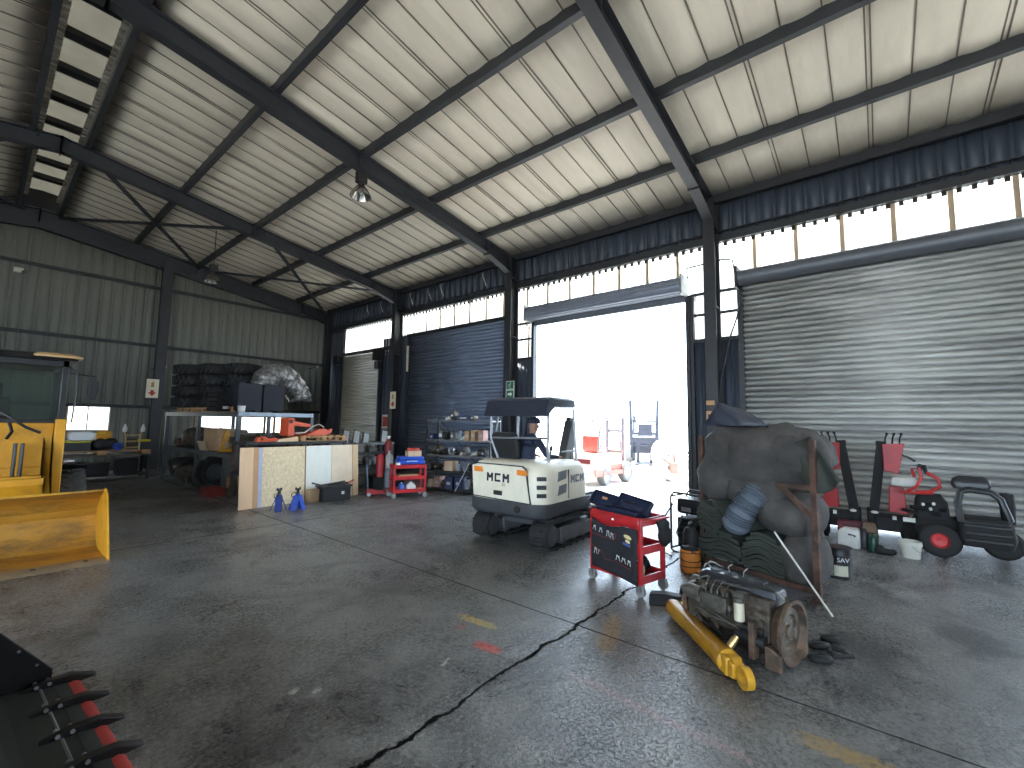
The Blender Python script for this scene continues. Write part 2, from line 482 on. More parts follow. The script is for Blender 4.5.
# corrugated sheet helper: profile along a line, ribs standing inward
def ribbed(mb, fixed, axis, a, b, z0, z1, pitch=.3, dep=.035, inward=-1, top=None):
    """vertical trapezoid-ribbed sheet; axis 'y': plane X=fixed running along Y; 'x': plane Y=fixed along X"""
    pts = []
    t = a
    while t < b-1e-6:
        for dt, d in ((0, 0), (pitch*.76, 0), (pitch*.80, dep), (pitch*.96, dep), (pitch, 0)):
            u = min(t+dt, b)
            pts.append((u, d))
        t += pitch
    for (u, d), (u2, d2) in zip(pts, pts[1:]):
        vs = []
        for uu, dd, z in ((u, d, z0), (u, d, top(u) if top else z1), (u2, d2, top(u2) if top else z1), (u2, d2, z0)):
            vs.append((fixed+inward*dd, uu, z) if axis == 'y' else (uu, fixed+inward*dd, z))
        if u2 > u: mb.add(vs, [(0, 1, 2, 3)])
    return mb

# wall with the shutter doors -----------------------------------------------------------------
wd = T('wall_right', 'long side wall of shutter doors, cladding and a bright translucent strip', 'wall', kind='structure')
ribbed(MB(), W+.04, 'y', Y0, D, 6.1, ZE+.25, .29, .014).build('fascia_cladding', CLADB, wd, solid=.006, sharp=8)
b = MB(); b.box(W-.12, W+.02, Y0, D, 6.08, 6.14); b.box(W-.10, W-.07, Y0, D, 6.14, 6.24); b.box(W-.16, W-.1, Y0, D, 6.30, 6.32)
b.build('girt', STEEL, wd)
def fibre(y0, y1, z0, z1, mull=.775, off=0):
    ribbed(MB(), W+.05, 'y', y0, y1, z0, z1, .19, .035).build('translucent_sheet', FIBRE, wd, solid=.004)
    mb = MB(); y = y0+off
    while y < y1-.02:
        mb.box(W+.002, W+.010, y, y+.075, z0, z1); y += mull
    mb.build('sheet_overlap', FIBRET, wd)
fibre(Y0, 2.3, 5.0, 6.1, off=.2)
fibre(2.3, 8.95, 4.86, 6.1, off=.5)
fibre(9.0, 14.2, 5.2, 6.1, off=.2)
fibre(15.0, 19.2, 4.62, 6.1, 9, 8); fibre(14.2, 15.0, 5.25, 6.1, 9, 8)
fibre(2.3, 3.3, 3.84, 4.86, 9, 8); fibre(7.95, 8.8, 3.84, 4.86, .45, .2)
fibre(13.86, 14.14, 3.75, 4.85, 9, 8)
for y0, y1, z1 in ((2.28, 3.3, 3.84), (7.93, 9.05, 3.84), (14.1, 15.9, 5.3), (19.0, D, 6.1)):
    ribbed(MB(), W+.03, 'y', y0, y1, 0, z1, .2, .022).build('side_cladding', CLADB, wd, solid=.006, sharp=8)
MB().box(W-.02, W+.02, 2.28, 3.33, 3.8, 3.88).box(W-.02, W+.02, 7.9, 8.95, 3.8, 3.88).build('sheet_capping', STEEL, wd)
b = MB(); y = Y0+.05
while y < D-.2:
    b.box(W-.02, W+.012, y, y+.07, 6.0, 6.09); y += .19
b.build('foam_closure', P('dark_foam', (.04, .032, .026), .9), wd)
# columns
for i, y in enumerate(FR[1:5]):
    b = MB()
    b.box(10.20, 10.225, y-.125, y+.125, 0, zr(10.2)-.02); b.box(10.555, 10.58, y-.125, y+.125, 0, zr(10.5)-.02)
    b.box(10.22, 10.56, y-.009, y+.009, 0, zr(10.3))
    b.box(10.12, 10.66, y-.2, y+.2, 0, .03)
    for z in (2.2, 4.5, 6.35): b.box(10.225, 10.555, y-.12, y+.12, z, z+.015)
    b.build('column', STEEL, wd)
MB().box(10.35, 10.6, D-.35, D-.1, 0, 7).build('column', STEEL, wd)
# door frames / bars beside the openings
b = MB()
for y in (3.30, 7.97): b.box(W-.08, W+.06, y-.06, y+.06, 0, 4.95)
for y in (2.22, 9.0, 14.08): b.box(W-.10, W+.02, y-.06, y+.06, 0, 5.25)
for y0, y1 in ((2.25, 3.3), (7.97, 9.0)):
    for z in (4.45, 4.95): b.box(W-.03, W+.03, y0, y1, z-.03, z+.03)
b.box(W-.06, W+.08, 3.24, 8.03, 4.83, 4.95)      # lintel of the open door
for y in (15.92, 19.05): b.box(W-.08, W+.02, y-.05, y+.05, 0, 4.9)
b.box(W-.05, W+.03, 15.0, 19.1, 4.66, 4.70); b.box(W-.05, W+.03, 15.0, 19.3, 4.80, 4.95)
b.build('door_frame', STEEL, wd)

def curtain(mb, x, y0, y1, z0, z1, pitch=.118, dep=.05):
    # interlocking slats: a rounded face standing proud of a recessed hook
    prof = ((.0, -.3), (.0, 0), (.04, .42), (.11, .72), (.21, .92), (.36, 1), (.51, .92), (.61, .72), (.68, .42), (.72, 0), (.72, -.3))
    vs = []; fs = []; z = z0
    while z < z1-.001:
        for t, d in prof: vs += [(x-dep*d, y0, min(z+pitch*t, z1)), (x-dep*d, y1, min(z+pitch*t, z1))]
        z += pitch
    for i in range(len(vs)//2-1): fs.append((2*i, 2*i+1, 2*i+3, 2*i+2))
    return mb.add(vs, fs)
def shutter(name, label, y0, y1, z0, z1, m, dr):
    t = T(name, label, 'shutter door', (0, 0, 0), kind='structure')
    curtain(MB(), W-.05, y0, y1, z0, z1).build('curtain', m, t, solid=.004)
    b = MB()
    for y in (y0-.03, y1+.03): b.box(W-.13, W+.01, y-.05, y+.05, 0, z1)
    b.build('guide_rail', STEEL, t)
    MB().box(W-.09, W-.02, y0, y1, z0, z0+.09).build('bottom_bar', STEEL, t)
    return t
d1 = shutter('door_1', 'large closed galvanised roller shutter behind the red machines', -2.6, 2.2, 0.03, 5.0, GALV, None)
b = MB(); b.at((W-.28, 0, 5.08))
b.lathe([(.001, -2.7), (.17, -2.7), (.17, 2.22), (.001, 2.22)], 28, 'y'); b.build('roll', DRUM, d1)
MB().box(W-.47, W-.05, 2.2, 2.25, 4.85, 5.32).build('end_plate', STEEL, d1)
d2 = T('door_2', 'open roller shutter door rolled up above the bright yard', 'shutter door', kind='structure')
b = MB(); b.at((W-.27, 0, 5.14))
pr_ = [(.001, 3.42)]
for i in range(1): pr_ += [(.2, 3.42), (.2, 7.98)]
pr_ += [(.001, 7.98)]
b.lathe(pr_, 28, 'y')
b.at()
for k in range(16):
    a = 2*PI*k/16
    cx, cz = W-.27+.2*math.cos(a), 5.14+.2*math.sin(a)
    b.cyl((cx, 3.43, cz), (cx, 7.97, cz), .018, n=6)
b.build('roll', P('rolled_curtain', (.26, .29, .36), .4, .4, .1, 3), d2)
b = MB()
for y in (3.38, 8.0): b.box(W-.5, W-.04, y-.02, y+.02, 4.9, 5.38)
b.build('end_plate', STEELL, d2)
MB().box(W-.10, W-.06, 3.4, 7.95, 4.80, 4.98).build('bottom_bar', DRUM, d2)
for y in (3.36, 7.93): MB().box(W-.14, W-.08, y-.04, y+.04, 0, 4.9).build('guide_rail', STEEL, d2)
d3 = shutter('door_3', 'closed slate-grey roller shutter behind the parts shelving', 9.06, 13.98, 0.0, 5.2, GALVB, None)
MB().box(W-.16, W-.05, 9.02, 14.1, 5.14, 5.26).build('header', STEEL, d3)
d4 = shutter('door_4', 'narrow closed galvanised roller shutter in the far corner bay', 16.0, 18.95, 0.0, 4.76, P('pale_shutter', (.66, .64, .58), .45, .1, .12, 2.5, stretch=(1, .3, 2)), None)
b = MB()
b.box(W-.42, W-.04, 15.75, 16.05, 4.35, 4.85); b.box(W-.38, W-.04, 18.95, 19.3, 4.4, 4.8); b.cyl((W-.3, 15.85, 4.3), (W-.3, 15.85, 4.0), .12)
b.build('motor_bracket', BLACK, d4)
# far gable wall -------------------------------------------------------------------------------
we = T('wall_back', 'far gable wall of grey ribbed cladding with rails and low bright windows', 'wall', kind='structure')
gtop = lambda x: zr(x)+.22
for a, b_, z0, z1 in ((WB-.1, W+.1, 2.25, None), (WB-.1, 1.86, 0, 2.25), (2.9, 5.42, 0, 2.25), (8.9, W+.1, 0, 2.25), (1.86, 2.9, 0, 1.39), (5.42, 8.9, 0, 1.27), (5.42, 8.9, 1.92, 2.25), (1.86, 2.9, 2.17, 2.25)):
    ribbed(MB(), D+.05, 'x', a, b_, z0, z1,   .30, .016, top=gtop if z1 is None else None).build('cladding', CLAD, we, solid=.006, sharp=8)
for z in (2.17, 4.42, 6.6):
    xs = [x for x in (WB+.1, W-.1) if 1]
    MB().box(WB+.1, W-.1, D-.06, D+.0, z, z+.11).build('girt', GIRT, we)
for x in (4.12, -2.6):
    b = MB(); b.box(x-.15, x+.15, D-.36, D-.34, 0, zr(x)-.3); b.box(x-.15, x+.15, D-.08, D-.06, 0, zr(x)-.3); b.box(x-.008, x+.008, D-.35, D-.07, 0, zr(x)-.3)
    b.build('column', STEEL, we)
w1 = T('window_1', 'small bright window low in the gable wall beside the loader cab', 'window', kind='structure')
MB().box(1.86, 2.9, D+.06, D+.07, 1.39, 2.17).build('pane', FIBRE, w1)
b = MB()
for x in (1.86, 2.35, 2.9): b.box(x-.02, x+.02, D, D+.055, 1.39, 2.17)
b.box(1.86, 2.9, D, D+.055, 1.37, 1.41)
b.build('window_frame', P('pale_frame', (.5, .48, .42), .6), w1)
w2 = T('window_2', 'wide bright window low in the gable wall behind the steel rack', 'window', kind='structure')
MB().box(5.42, 8.9, D+.06, D+.07, 1.27, 1.92).build('pane', FIBRE, w2)
b = MB()
for x in (5.45, 7.0, 7.95, 8.35, 8.87): b.box(x-.045, x+.045, D-.01, D+.055, 1.27, 1.92)
b.build('window_frame', P('tan_frame', (.30, .2, .12), .6), w2)
# the unseen sides: near gable and opposite wall, each with open doorways that let daylight in
wl = T('wall_left', 'opposite side wall of grey ribbed cladding with open doorways', 'wall', kind='structure')
for a, b_, z0 in ((Y0, FR[0]+.6, 0), (FR[0]+.6, FR[1]-.6, 5.2), (FR[1]-.6, FR[1]+.6, 0), (FR[1]+.6, FR[2]-.6, 5.2), (FR[2]-.6, FR[2]+.6, 0), (FR[2]+.6, FR[3]-.6, 5.2), (FR[3]-.6, D, 0)):
    ribbed(MB(), WB, 'y', a, b_, z0, ZE+.2, .3, .04, 1).build('cladding', CLAD, wl, solid=.006, sharp=8)
wf = T('wall_front', 'near gable wall of grey ribbed cladding with one open doorway added for light', 'wall', kind='structure')  # unseen doorway added to light camera-facing surfaces, clear of the windscreen reflection
for a, b_, z0 in ((WB, -8.6, 0), (-8.6, -3.0, 5.0), (-3.0, W, 0)):
    ribbed(MB(), Y0, 'x', a, b_, z0, 0, .3, .04, 1, top=gtop).build('cladding', CLAD, wf, solid=.006, sharp=8)
# ------------------------------------------------------------------ shared builders
YEL = P('loader_yellow', (.62, .29, .015), .45, 0, .12, 4, .04, 30, dirt=.45, dcol=(.16, .09, .03), edge=(.52, .66))
YELB = P('worn_yellow_bucket', (.50, .25, .03), .5, 0, .18, 3, .08, 30, dirt=.75, dcol=(.13, .08, .04), edge=(.46, .62), stretch=(.6, 1, 1.6))
GLASS = glass_mat('tinted_glass', (.80, .90, .88), .16)
CREAM = P('cream_paint', (.80, .735, .58), .4, 0, .05, 3, .02, 30, dirt=.15, dcol=(.4, .34, .24))
DGREY = P('dark_grey_paint', (.055, .056, .06), .5, 0, .15, 4, .05, 30)
NAVY = P('dark_navy_canopy', (.018, .022, .036), .5, 0, .15, 4)
RED = P('red_enamel', (.48, .018, .022), .4, 0, .12, 5, dirt=.35, dcol=(.12, .02, .02))
ORANGE = P('amber_reflector', (.85, .24, .02), .35, 0, .1, 6)
WHITE = P('white_plastic', (.72, .71, .67), .45, 0, .06, 5, dirt=.25, dcol=(.35, .33, .29))
SKIN = P('skin', (.33, .17, .11), .55, 0, .08, 6)
CLOTHN = P('navy_overall', (.018, .024, .05), .85, 0, .2, 8, .2, 60)
BLUE = P('blue_paint', (.02, .07, .42), .4, 0, .15, 5)
PAPER = P('cream_sign', (.72, .64, .48), .6, 0, .05, 5)

def rrect(x0, x1, y0, y1, r, n=4):
    r = min(r, (x1-x0)/2-.001, (y1-y0)/2-.001); out = []
    for cx, cy, a0 in ((x1-r, y1-r, 0), (x0+r, y1-r, 90), (x0+r, y0+r, 180), (x1-r, y0+r, 270)):
        for i in range(n+1):
            a = R(a0+90*i/n); out.append((cx+r*math.cos(a), cy+r*math.sin(a)))
    return out
def loft(mb, secs, cap=True):
    n = len(secs[0][0]); vs = []
    for poly, z in secs: vs += [(p[0], p[1], z) for p in poly]
    fs = [(i*n+k, i*n+(k+1) % n, (i+1)*n+(k+1) % n, (i+1)*n+k) for i in range(len(secs)-1) for k in range(n)]
    if cap: fs += [tuple(range(n-1, -1, -1)), tuple(range((len(secs)-1)*n, len(secs)*n))]
    return mb.add(vs, fs)
def text(name, s, size, loc, rot, m, parent, off=0, ext=.0015, spacing=1, align='CENTER'):
    cu = bpy.data.curves.new(name, 'FONT'); cu.body = s; cu.size = size; cu.extrude = ext; cu.offset = off
    cu.space_character = spacing; cu.align_x = align; cu.align_y = 'CENTER'; cu.resolution_u = 3
    o = bpy.data.objects.new(name, cu); C.objects.link(o); o.location = loc; o.rotation_euler = rot; o.parent = parent
    cu.materials.append(m)
    bpy.context.view_layer.update()
    me = bpy.data.meshes.new_from_object(o.evaluated_get(bpy.context.evaluated_depsgraph_get()))
    bpy.data.objects.remove(o)
    q = bpy.data.objects.new(name, me); C.objects.link(q); q.location = loc; q.rotation_euler = rot; q.parent = parent
    return q
def arc(cx, cz, r, a0, a1, n):
    return [(cx+r*math.cos(R(a0+(a1-a0)*i/n)), cz+r*math.sin(R(a0+(a1-a0)*i/n))) for i in range(n+1)]
def tyre(mb, c, r, wd, axis='x', lug=18, inner=.55):
    """chevron-lugged tyre, axis x or y"""
    prof = [(r*inner, -wd*.42), (r*.80, -wd*.5), (r*.93, -wd*.47), (r*.96, -wd*.3), (r*.96, wd*.3), (r*.93, wd*.47), (r*.80, wd*.5), (r*inner, wd*.42), (r*inner, -wd*.42)]
    mb.at(c); mb.lathe(prof, 28, axis)
    for k in range(lug):
        for s in (-1, 1):
            a = 2*PI*(k+.5*(s > 0))/lug; b = a+s*0+2*PI*.6/lug
            def pt(t, w_): return (w_, r*.97*math.cos(t), r*.97*math.sin(t)) if axis == 'x' else (r*.97*math.cos(t), w_, r*.97*math.sin(t))
            p = pt(a, s*wd*.44); q = pt(b, s*wd*.04)
            nrm = Vector(p).normalized()
            mb.bar(p, q, r*.09, r*.075, nrm)
    return mb.at()

# ------------------------------------------------------------------ yellow wheel loader at the left edge
ld = T('wheel_loader', 'yellow wheel loader with glass cab and wide bucket resting on the floor', 'wheel loader', (.15, 9.0, 0))
def bucket_prof(o):
    return [(-1.32, .02+o), (-.62, .035+o)] + [(p[0], p[1]) for p in arc(-.62, .40, .365-o, -88, 70, 10)] + [(-.70, .82)]
pi_ = bucket_prof(.0); b = MB()
outer = [(-1.32, .0)] + [(p[0]+.018, p[1]-.012) for p in pi_[1:-1]] + [(-.68, .845)]
poly = outer + pi_[::-1]
n = len(pi_)
for i in range(n-1):
    b.prism([outer[i], outer[i+1], pi_[i+1], pi_[i]], 'x', -1.05, 1.05)
bk = b.build('bucket', YELB, ld, sharp=50)
MB().prism([(-1.36, 0), (-1.30, .035), (-1.12, .035), (-1.12, 0)], 'x', -1.07, 1.07).build('cutting_edge', P('bare_worn_edge', (.28, .2, .12), .45, .5, .3, 6, .1), bk)
for x in (-1.06, 1.045):
    MB().prism([(-1.33, 0)]+[(p[0]+.02, p[1]-.012) for p in pi_[1:-1]]+[(-.70, .86), (-.86, .80), (-1.28, .12)], 'x', x, x+.022).build('side_plate', YEL, bk)
for x in (-.6, -.1, .4, .85): MB().cyl((x, -1.27, .03), (x, -1.27, .05), .022, n=8).build('edge_bolt', BLACK, bk)
b = MB()   # frame below the cab
b.box(-.66, .62, .62, 2.6, .55, 1.1); b.box(-.62, .60, .64, .72, 1.05, 1.74)
b.build('front_frame', YEL, ld, bevel=.015)
for x in (-.72, .50):   # lift arms: bent plates
    MB().prism([(.75, 1.72), (.95, 1.72), (.62, 1.05), (-.05, .62), (-.20, .52), (-.20, .36), (.0, .36), (.45, .72)], 'x', x, x+.09).build('lift_arm', YEL, ld, bevel=.008)
MB().box(.60, .72, .55, .75, .45, 1.80).build('mast_post', YEL, ld, bevel=.012)
MB().box(-.42, -.30, .50, .66, .45, 1.75).build('mast_post', YEL, ld, bevel=.012)
MB().prism([(.30, .95), (.42, .95), (-.10, .56), (-.12, .44), (.3, .72)], 'x', -.68, .52).build('cross_member', YEL, ld, bevel=.01)
MB().box(-.30, .56, .45, .62, .82, .98).build('cross_member', YEL, ld, bevel=.01)
for x in (.22, .29):
    MB().tube([(x, .50, 1.45), (x, .47, 1.2), (x, .48, .98)], .022).build('hydraulic_hose', BLACK, ld)
for p in ([(.45, .52, 1.6), (.30, .44, 1.68), (.10, .45, 1.85), (0, .52, 1.92)], [(-.02, .5, 1.75), (.0, .42, 1.6), (.03, .46, 1.5)], [(.14, .5, 1.74), (.17, .43, 1.62), (.13, .5, 1.52)]):
    MB().tube(p, .02).build('hydraulic_hose', BLACK, ld)
MB().cyl((-.32, .42, 1.55), (-.32, .42, 1.38), .055).build('valve_cap', P('pink_cap', (.5, .16, .17), .5), ld)
# cab
cb_ = MB()
for x0, y0 in ((-.62, .70), (.66, .70), (-.62, 2.0), (.66, 2.0)):
    cb_.box(x0-.035, x0+.035, y0-.035, y0+.035, 1.74, 2.66)
cb_.box(-.66, .70, .66, .74, 2.60, 2.70); cb_.box(-.66, .70, 1.96, 2.04, 2.60, 2.70); cb_.box(-.66, -.58, .66, 2.04, 2.6, 2.7); cb_.box(.62, .70, .66, 2.04, 2.6, 2.7)
cb_.box(-.66, .70, .66, .74, 1.72, 1.80)
cb_.build('cab_frame', BLACK, ld, bevel=.012)
loft(MB(), [(rrect(-.72, .78, .56, 2.12, .12), 2.70), (rrect(-.72, .80, .54, 2.14, .12), 2.73), (rrect(-.64, .70, .64, 2.05, .15), 2.79)]).build('cab_roof', BLACK, ld)
loft(MB(), [(rrect(.30, .83, .50, 1.0, .10), 2.735), (rrect(.30, .84, .50, 1.0, .10), 2.765), (rrect(.34, .76, .56, .95, .1), 2.80)]).build('roof_trim', P('tan_roof', (.50, .30, .13), .5), ld)
MB().box(-.58, .62, .69, .70, 1.8, 2.6).build('windscreen', GLASS, ld)
MB().box(.66, .667, .74, 1.96, 1.2, 2.6).build('side_window', GLASS, ld)
MB().box(-.58, .62, 2.0, 2.007, 1.8, 2.6).build('rear_window', GLASS, ld)
MB().box(-.62, .66, .75, 2.0, 1.05, 1.15).build('cab_floor', BLACK, ld)
st = MB(); st.at((-.08, 1.35, 0)); loft(st, [(rrect(-.25, .25, -.25, .25, .08), 1.5), (rrect(-.27, .27, -.27, .27, .08), 1.62)])
st.at((-.08, 1.62, 1.62), (R(-8), 0, 0)); st.box(-.24, .24, -.06, .06, 0, .52); st.box(-.15, .15, -.05, .05, .54, .76); st.at()
st.build('operator_seat', SOOT, ld, bevel=.03)
c_ = MB(); c_.cyl((-.02, .80, 1.3), (-.02, .98, 1.82), .035); c_.torus((-.02, 1.0, 1.86), (0, .35, 1), .17, .016)
c_.build('steering_wheel', BLACK, ld)
MB().tube([(.70, .72, 2.62), (.78, .66, 2.55), (.80, .64, 2.2), (.78, .66, 1.75)], .012).build('grab_rail', BLACK, ld)
mr = MB().tube([(.72, .72, 2.52), (.84, .66, 2.50), (1.0, .6, 2.48), (1.0, .6, 2.42)], .011).build('mirror_arm', BLACK, ld)
q = MB().at((.98, .62, 2.27), (0, R(6), R(20))); loft(q, [(rrect(-.05, .05, -.03, .03, .02), -.15), (rrect(-.07, .07, -.04, .04, .03), 0), (rrect(-.05, .05, -.03, .03, .02), .15)])
q.build('mirror', SOOT, mr)
MB().box(.62, .70, .58, .68, 1.30, 1.72).build('lamp_bracket', YEL, ld, bevel=.01)
hl = MB().at((.90, .60, 1.54), (R(90), 0, 0)); loft(hl, [(rrect(-.16, .16, -.07, .07, .06), -.12), (rrect(-.17, .17, -.08, .08, .06), 0), (rrect(-.14, .14, -.06, .06, .05), .05)])
hl.build('headlamp', P('lamp_lens', (.45, .46, .46), .12, .3, .05), ld)
LTY = P('lit_dusty_tyre', (.045, .045, .043), .8, 0, .3, 8, .1, 40)  # dusty rubber, made paler for the light on the front treads
for sx in (.85, -.85):
    wh = tyre(MB(), (sx, 1.02, .50), .50, .36, 'x', 16).build('tyre', LTY, ld)
    MB().at((sx, 1.02, .5)).lathe([(.001, -.06), (.2, -.06), (.27, .12), (.285, .15)], 20, 'x').lathe([(.001, .06), (.2, .06), (.27, -.12), (.285, -.15)], 20, 'x').build('rim', YEL, wh)
    g = MB()
    for i in range(9):
        a0, a1 = R(20+i*9), R(20+(i+1)*9)
        g.prism([(1.02+.6*math.cos(a0), .5+.6*math.sin(a0)), (1.02+.6*math.cos(a1), .5+.6*math.sin(a1)), (1.02+.585*math.cos(a1), .5+.585*math.sin(a1)), (1.02+.585*math.cos(a0), .5+.585*math.sin(a0))], 'x', sx-.22, sx+.24)
    g.build('mudguard', BLACK, ld)
    tyre(MB(), (sx, 2.9, .50), .50, .36, 'x', 16).build('tyre', RUBBER, ld)
MB().box(-.6, .6, 2.1, 3.6, .7, 1.5).build('engine_cover', YEL, ld, bevel=.06)
MB().cyl((.74, .62, 1.16), (.86, .58, 1.16), .035).build('work_lamp', STEELL, ld)

# ------------------------------------------------------------------ black toothed bucket, bottom left
bb = T('digging_bucket', 'black digging bucket with steel teeth and red edge guards lying on the floor', 'bucket', (.405, 4.40, 0), R(3))
BKT = P('black_bucket_paint', (.009, .0095, .0095), .6, 0, .2, 5, .05, 30, spec=.3)
BKI = P('greenish_black_plate', (.024, .029, .027), .55, 0, .25, 4, .06, 30)
LEN = -2.6
prof = [(.10, .055), (-.14, .06)] + [(p[0], p[1]) for p in arc(-.14, .36, .30, -95, -190, 9)] + [(-.42, .72)]
out = [(.10, .03)] + [(p[0]-.012, p[1]-.022) for p in prof[1:-1]] + [(-.44, .735)]
b = MB()
for i in range(len(prof)-1): b.prism([out[i], out[i+1], prof[i+1], prof[i]], 'y', 0, LEN)
shell = b.build('bucket_shell', BKI, bb, sharp=50)
MB().prism([(.05, .06), (.12, .055), (.14, .04), (.10, .028), (.05, .028)], 'y', .02, LEN-.02).build('lip_plate', BKI, shell)
MB().prism([(-.018, .058), (-.01, .062), (-.002, .058)], 'y', 0, LEN).build('weld_seam', STEELL, shell)
for y in (0.0, LEN-.03):
    MB().prism([(.05, .03), (.055, .13), (-.28, .55), (-.44, .74), (-.54, .36), (-.45, .14), (-.22, .03)], 'y', y, y+.03).build('side_plate', BKT, bb, bevel=.004)
for t in (.25, .55): MB().cyl((.05-.3*t, -.004, .15+.40*t-.06), (.05-.3*t, .034, .15+.40*t-.06), .009, n=8).build('side_bolt', STEELL, bb)
for k in range(7):
    y = -.06-.366*k
    t_ = MB().at((0, y, .06), (0, R(0), R(-8)))
    t_.prism([(-.10, .0), (.02, .035), (.14, .04), (.26, .0), (.265, -.01), (.12, -.025), (-.05, -.02)], 'y', -.028, .028)
    tt = t_.build('tooth', BLACK, bb, bevel=.006)
    for x in (-.03, .03):
        for s in (-1, 1): MB().cyl((x, y+s*.028, .078), (x, y+s*.045, .082), .011, n=8).build('tooth_bolt', STEELL, tt)
    if k < 6: MB().prism([(.115, .055), (.145, .062), (.175, .05), (.17, .03), (.115, .03)], 'y', y-.06, y-.31).build('edge_guard', P('red_edge_guard', (.42, .05, .045), .5, 0, .15, 6), bb)

# ------------------------------------------------------------------ mini excavator
ex = T('mini_excavator', 'cream mini excavator with dark canopy and rubber tracks, rear towards the room', 'excavator', (6.22, 4.52, 0), R(2))
TRK = P('rubber_track', (.012, .012, .0125), .7, 0, .25, 10, .12, 40, dirt=.3, dcol=(.04, .037, .034))
def track(y0, y1):
    x0, x1, r = -.80, .78, .2
    path = [(x0+(x1-x0)*i/10, 0.0) for i in range(11)] + [(x1+r*math.sin(R(a)), r-r*math.cos(R(a))) for a in range(15, 180, 15)] + \
           [(x1-(x1-x0)*i/10, 2*r) for i in range(11)] + [(x0-r*math.sin(R(a)), r+r*math.cos(R(a))) for a in range(15, 180, 15)]
    n = len(path); b = MB()
    cz = r
    inn = []
    for x, z in path:
        cx = min(max(x, x0), x1); d = Vector((x-cx, z-cz)); L = d.length
        inn.append((cx+d.x*(L-.028)/L, cz+d.y*(L-.028)/L))
    for i in range(n):
        j = (i+1) % n
        b.prism([path[i], path[j], inn[j], inn[i]], 'y', y0, y1)
    per = [0]
    for i in range(n): per.append(per[-1]+(Vector(path[(i+1) % n])-Vector(path[i])).length)
    m = 44
    for k in range(m):
        s = per[-1]*k/m
        i = max(q for q in range(n) if per[q] <= s); j = (i+1) % n
        f = (s-per[i])/max(per[i+1]-per[i], 1e-6)
        p = Vector(path[i]).lerp(Vector(path[j]), f); d = (Vector(path[j])-Vector(path[i])).normalized(); nn = Vector((d.y, -d.x))
        c = p+nn*.008
        w2 = .021
        poly = [c+d*w2-nn*.012, c+d*w2*.6+nn*.014, c-d*w2*.6+nn*.014, c-d*w2-nn*.012]
        ym = (y0+y1)/2
        b.prism([tuple(v) for v in poly], 'y', (y0 if k % 2 else ym-.06), (ym+.06 if k % 2 else y1))
    t = b.build('track', TRK, ex, sharp=30)
    t.location.z = .022
    f_ = MB(); f_.prism([(x0-.02, .13), (x1, .12), (x1+.02, .28), (x0+.05, .30)], 'y', y0+.05, y1-.05)
    f_.prism([(x0+.22, .10), (x1-.15, .10), (x1-.10, .30), (x0+.20, .32)], 'y', y0-.012, y0+.03)
    f_.build('track_frame', P('track_frame_paint', (.12, .12, .125), .5, 0, .15, 5, dirt=.4), ex, bevel=.008)
    for x in (x0, x1):
        s_ = MB().at((x, (y0+y1)/2, r+.022)); s_.lathe([(.001, -(y1-y0)*.46), (.1, -(y1-y0)*.46), (.15, -(y1-y0)*.4), (.165, -.03), (.165, .03), (.15, (y1-y0)*.4), (.1, (y1-y0)*.46), (.001, (y1-y0)*.46)], 20, 'y')
        s_.build('sprocket', DGREY, ex)
    for x in (-.45, -.15, .15, .45): MB().cyl((x, y0+.03, .10), (x, y1-.03, .10), .07, n=12).build('roller', DGREY, ex)
track(-.81, -.51); track(.29, .61)
u = MB(); u.box(-.55, .55, -.52, .32, .26, .42); u.cyl((0, -.1, .40), (0, -.1, .56), .34, n=24); u.box(.5, 1.02, -.40, -.30, .2, .28); u.box(.5, 1.02, .10, .20, .2, .28)
u.build('undercarriage', DGREY, ex, bevel=.01)
MB().prism([(1.02, .03), (1.08, .03), (1.05, .18), (1.08, .32), (1.04, .33), (1.0, .18)], 'y', -.8, .6).build('dozer_blade', CREAM, ex)
# house: dark skirt, cream counterweight and engine cover
X0, X1, Y0_, Y1_ = -1.02, .46, -.76, .76
k_ = MB(); loft(k_, [(rrect(X0+.05, X1+.14, Y0_+.05, Y1_-.04, .24, 6), .44), (rrect(X0, X1+.17, Y0_, Y1_, .26, 6), .50), (rrect(X0, X1+.17, Y0_, Y1_, .26, 6), .665)])
k_.build('skirt', DGREY, ex, sharp=50)
h_ = MB(); loft(h_, [(rrect(X0+.01, X1, Y0_+.012, Y1_-.012, .26, 7), .67), (rrect(X0+.005, X1, Y0_+.006, Y1_-.006, .26, 7), .80), (rrect(X0+.02, X1-.0, Y0_+.012, Y1_-.012, .26, 7), 1.02),
    (rrect(X0+.045, X1-.03, Y0_+.03, Y1_-.03, .26, 7), 1.14), (rrect(X0+.085, X1-.09, Y0_+.075, Y1_-.065, .24, 7), 1.215), (rrect(X0+.16, X1-.18, Y0_+.16, Y1_-.14, .2, 7), 1.25), (rrect(X0+.34, X1-.4, Y0_+.34, Y1_-.34, .15, 7), 1.26)])
ho = h_.build('engine_cover', CREAM, ex, sharp=50)
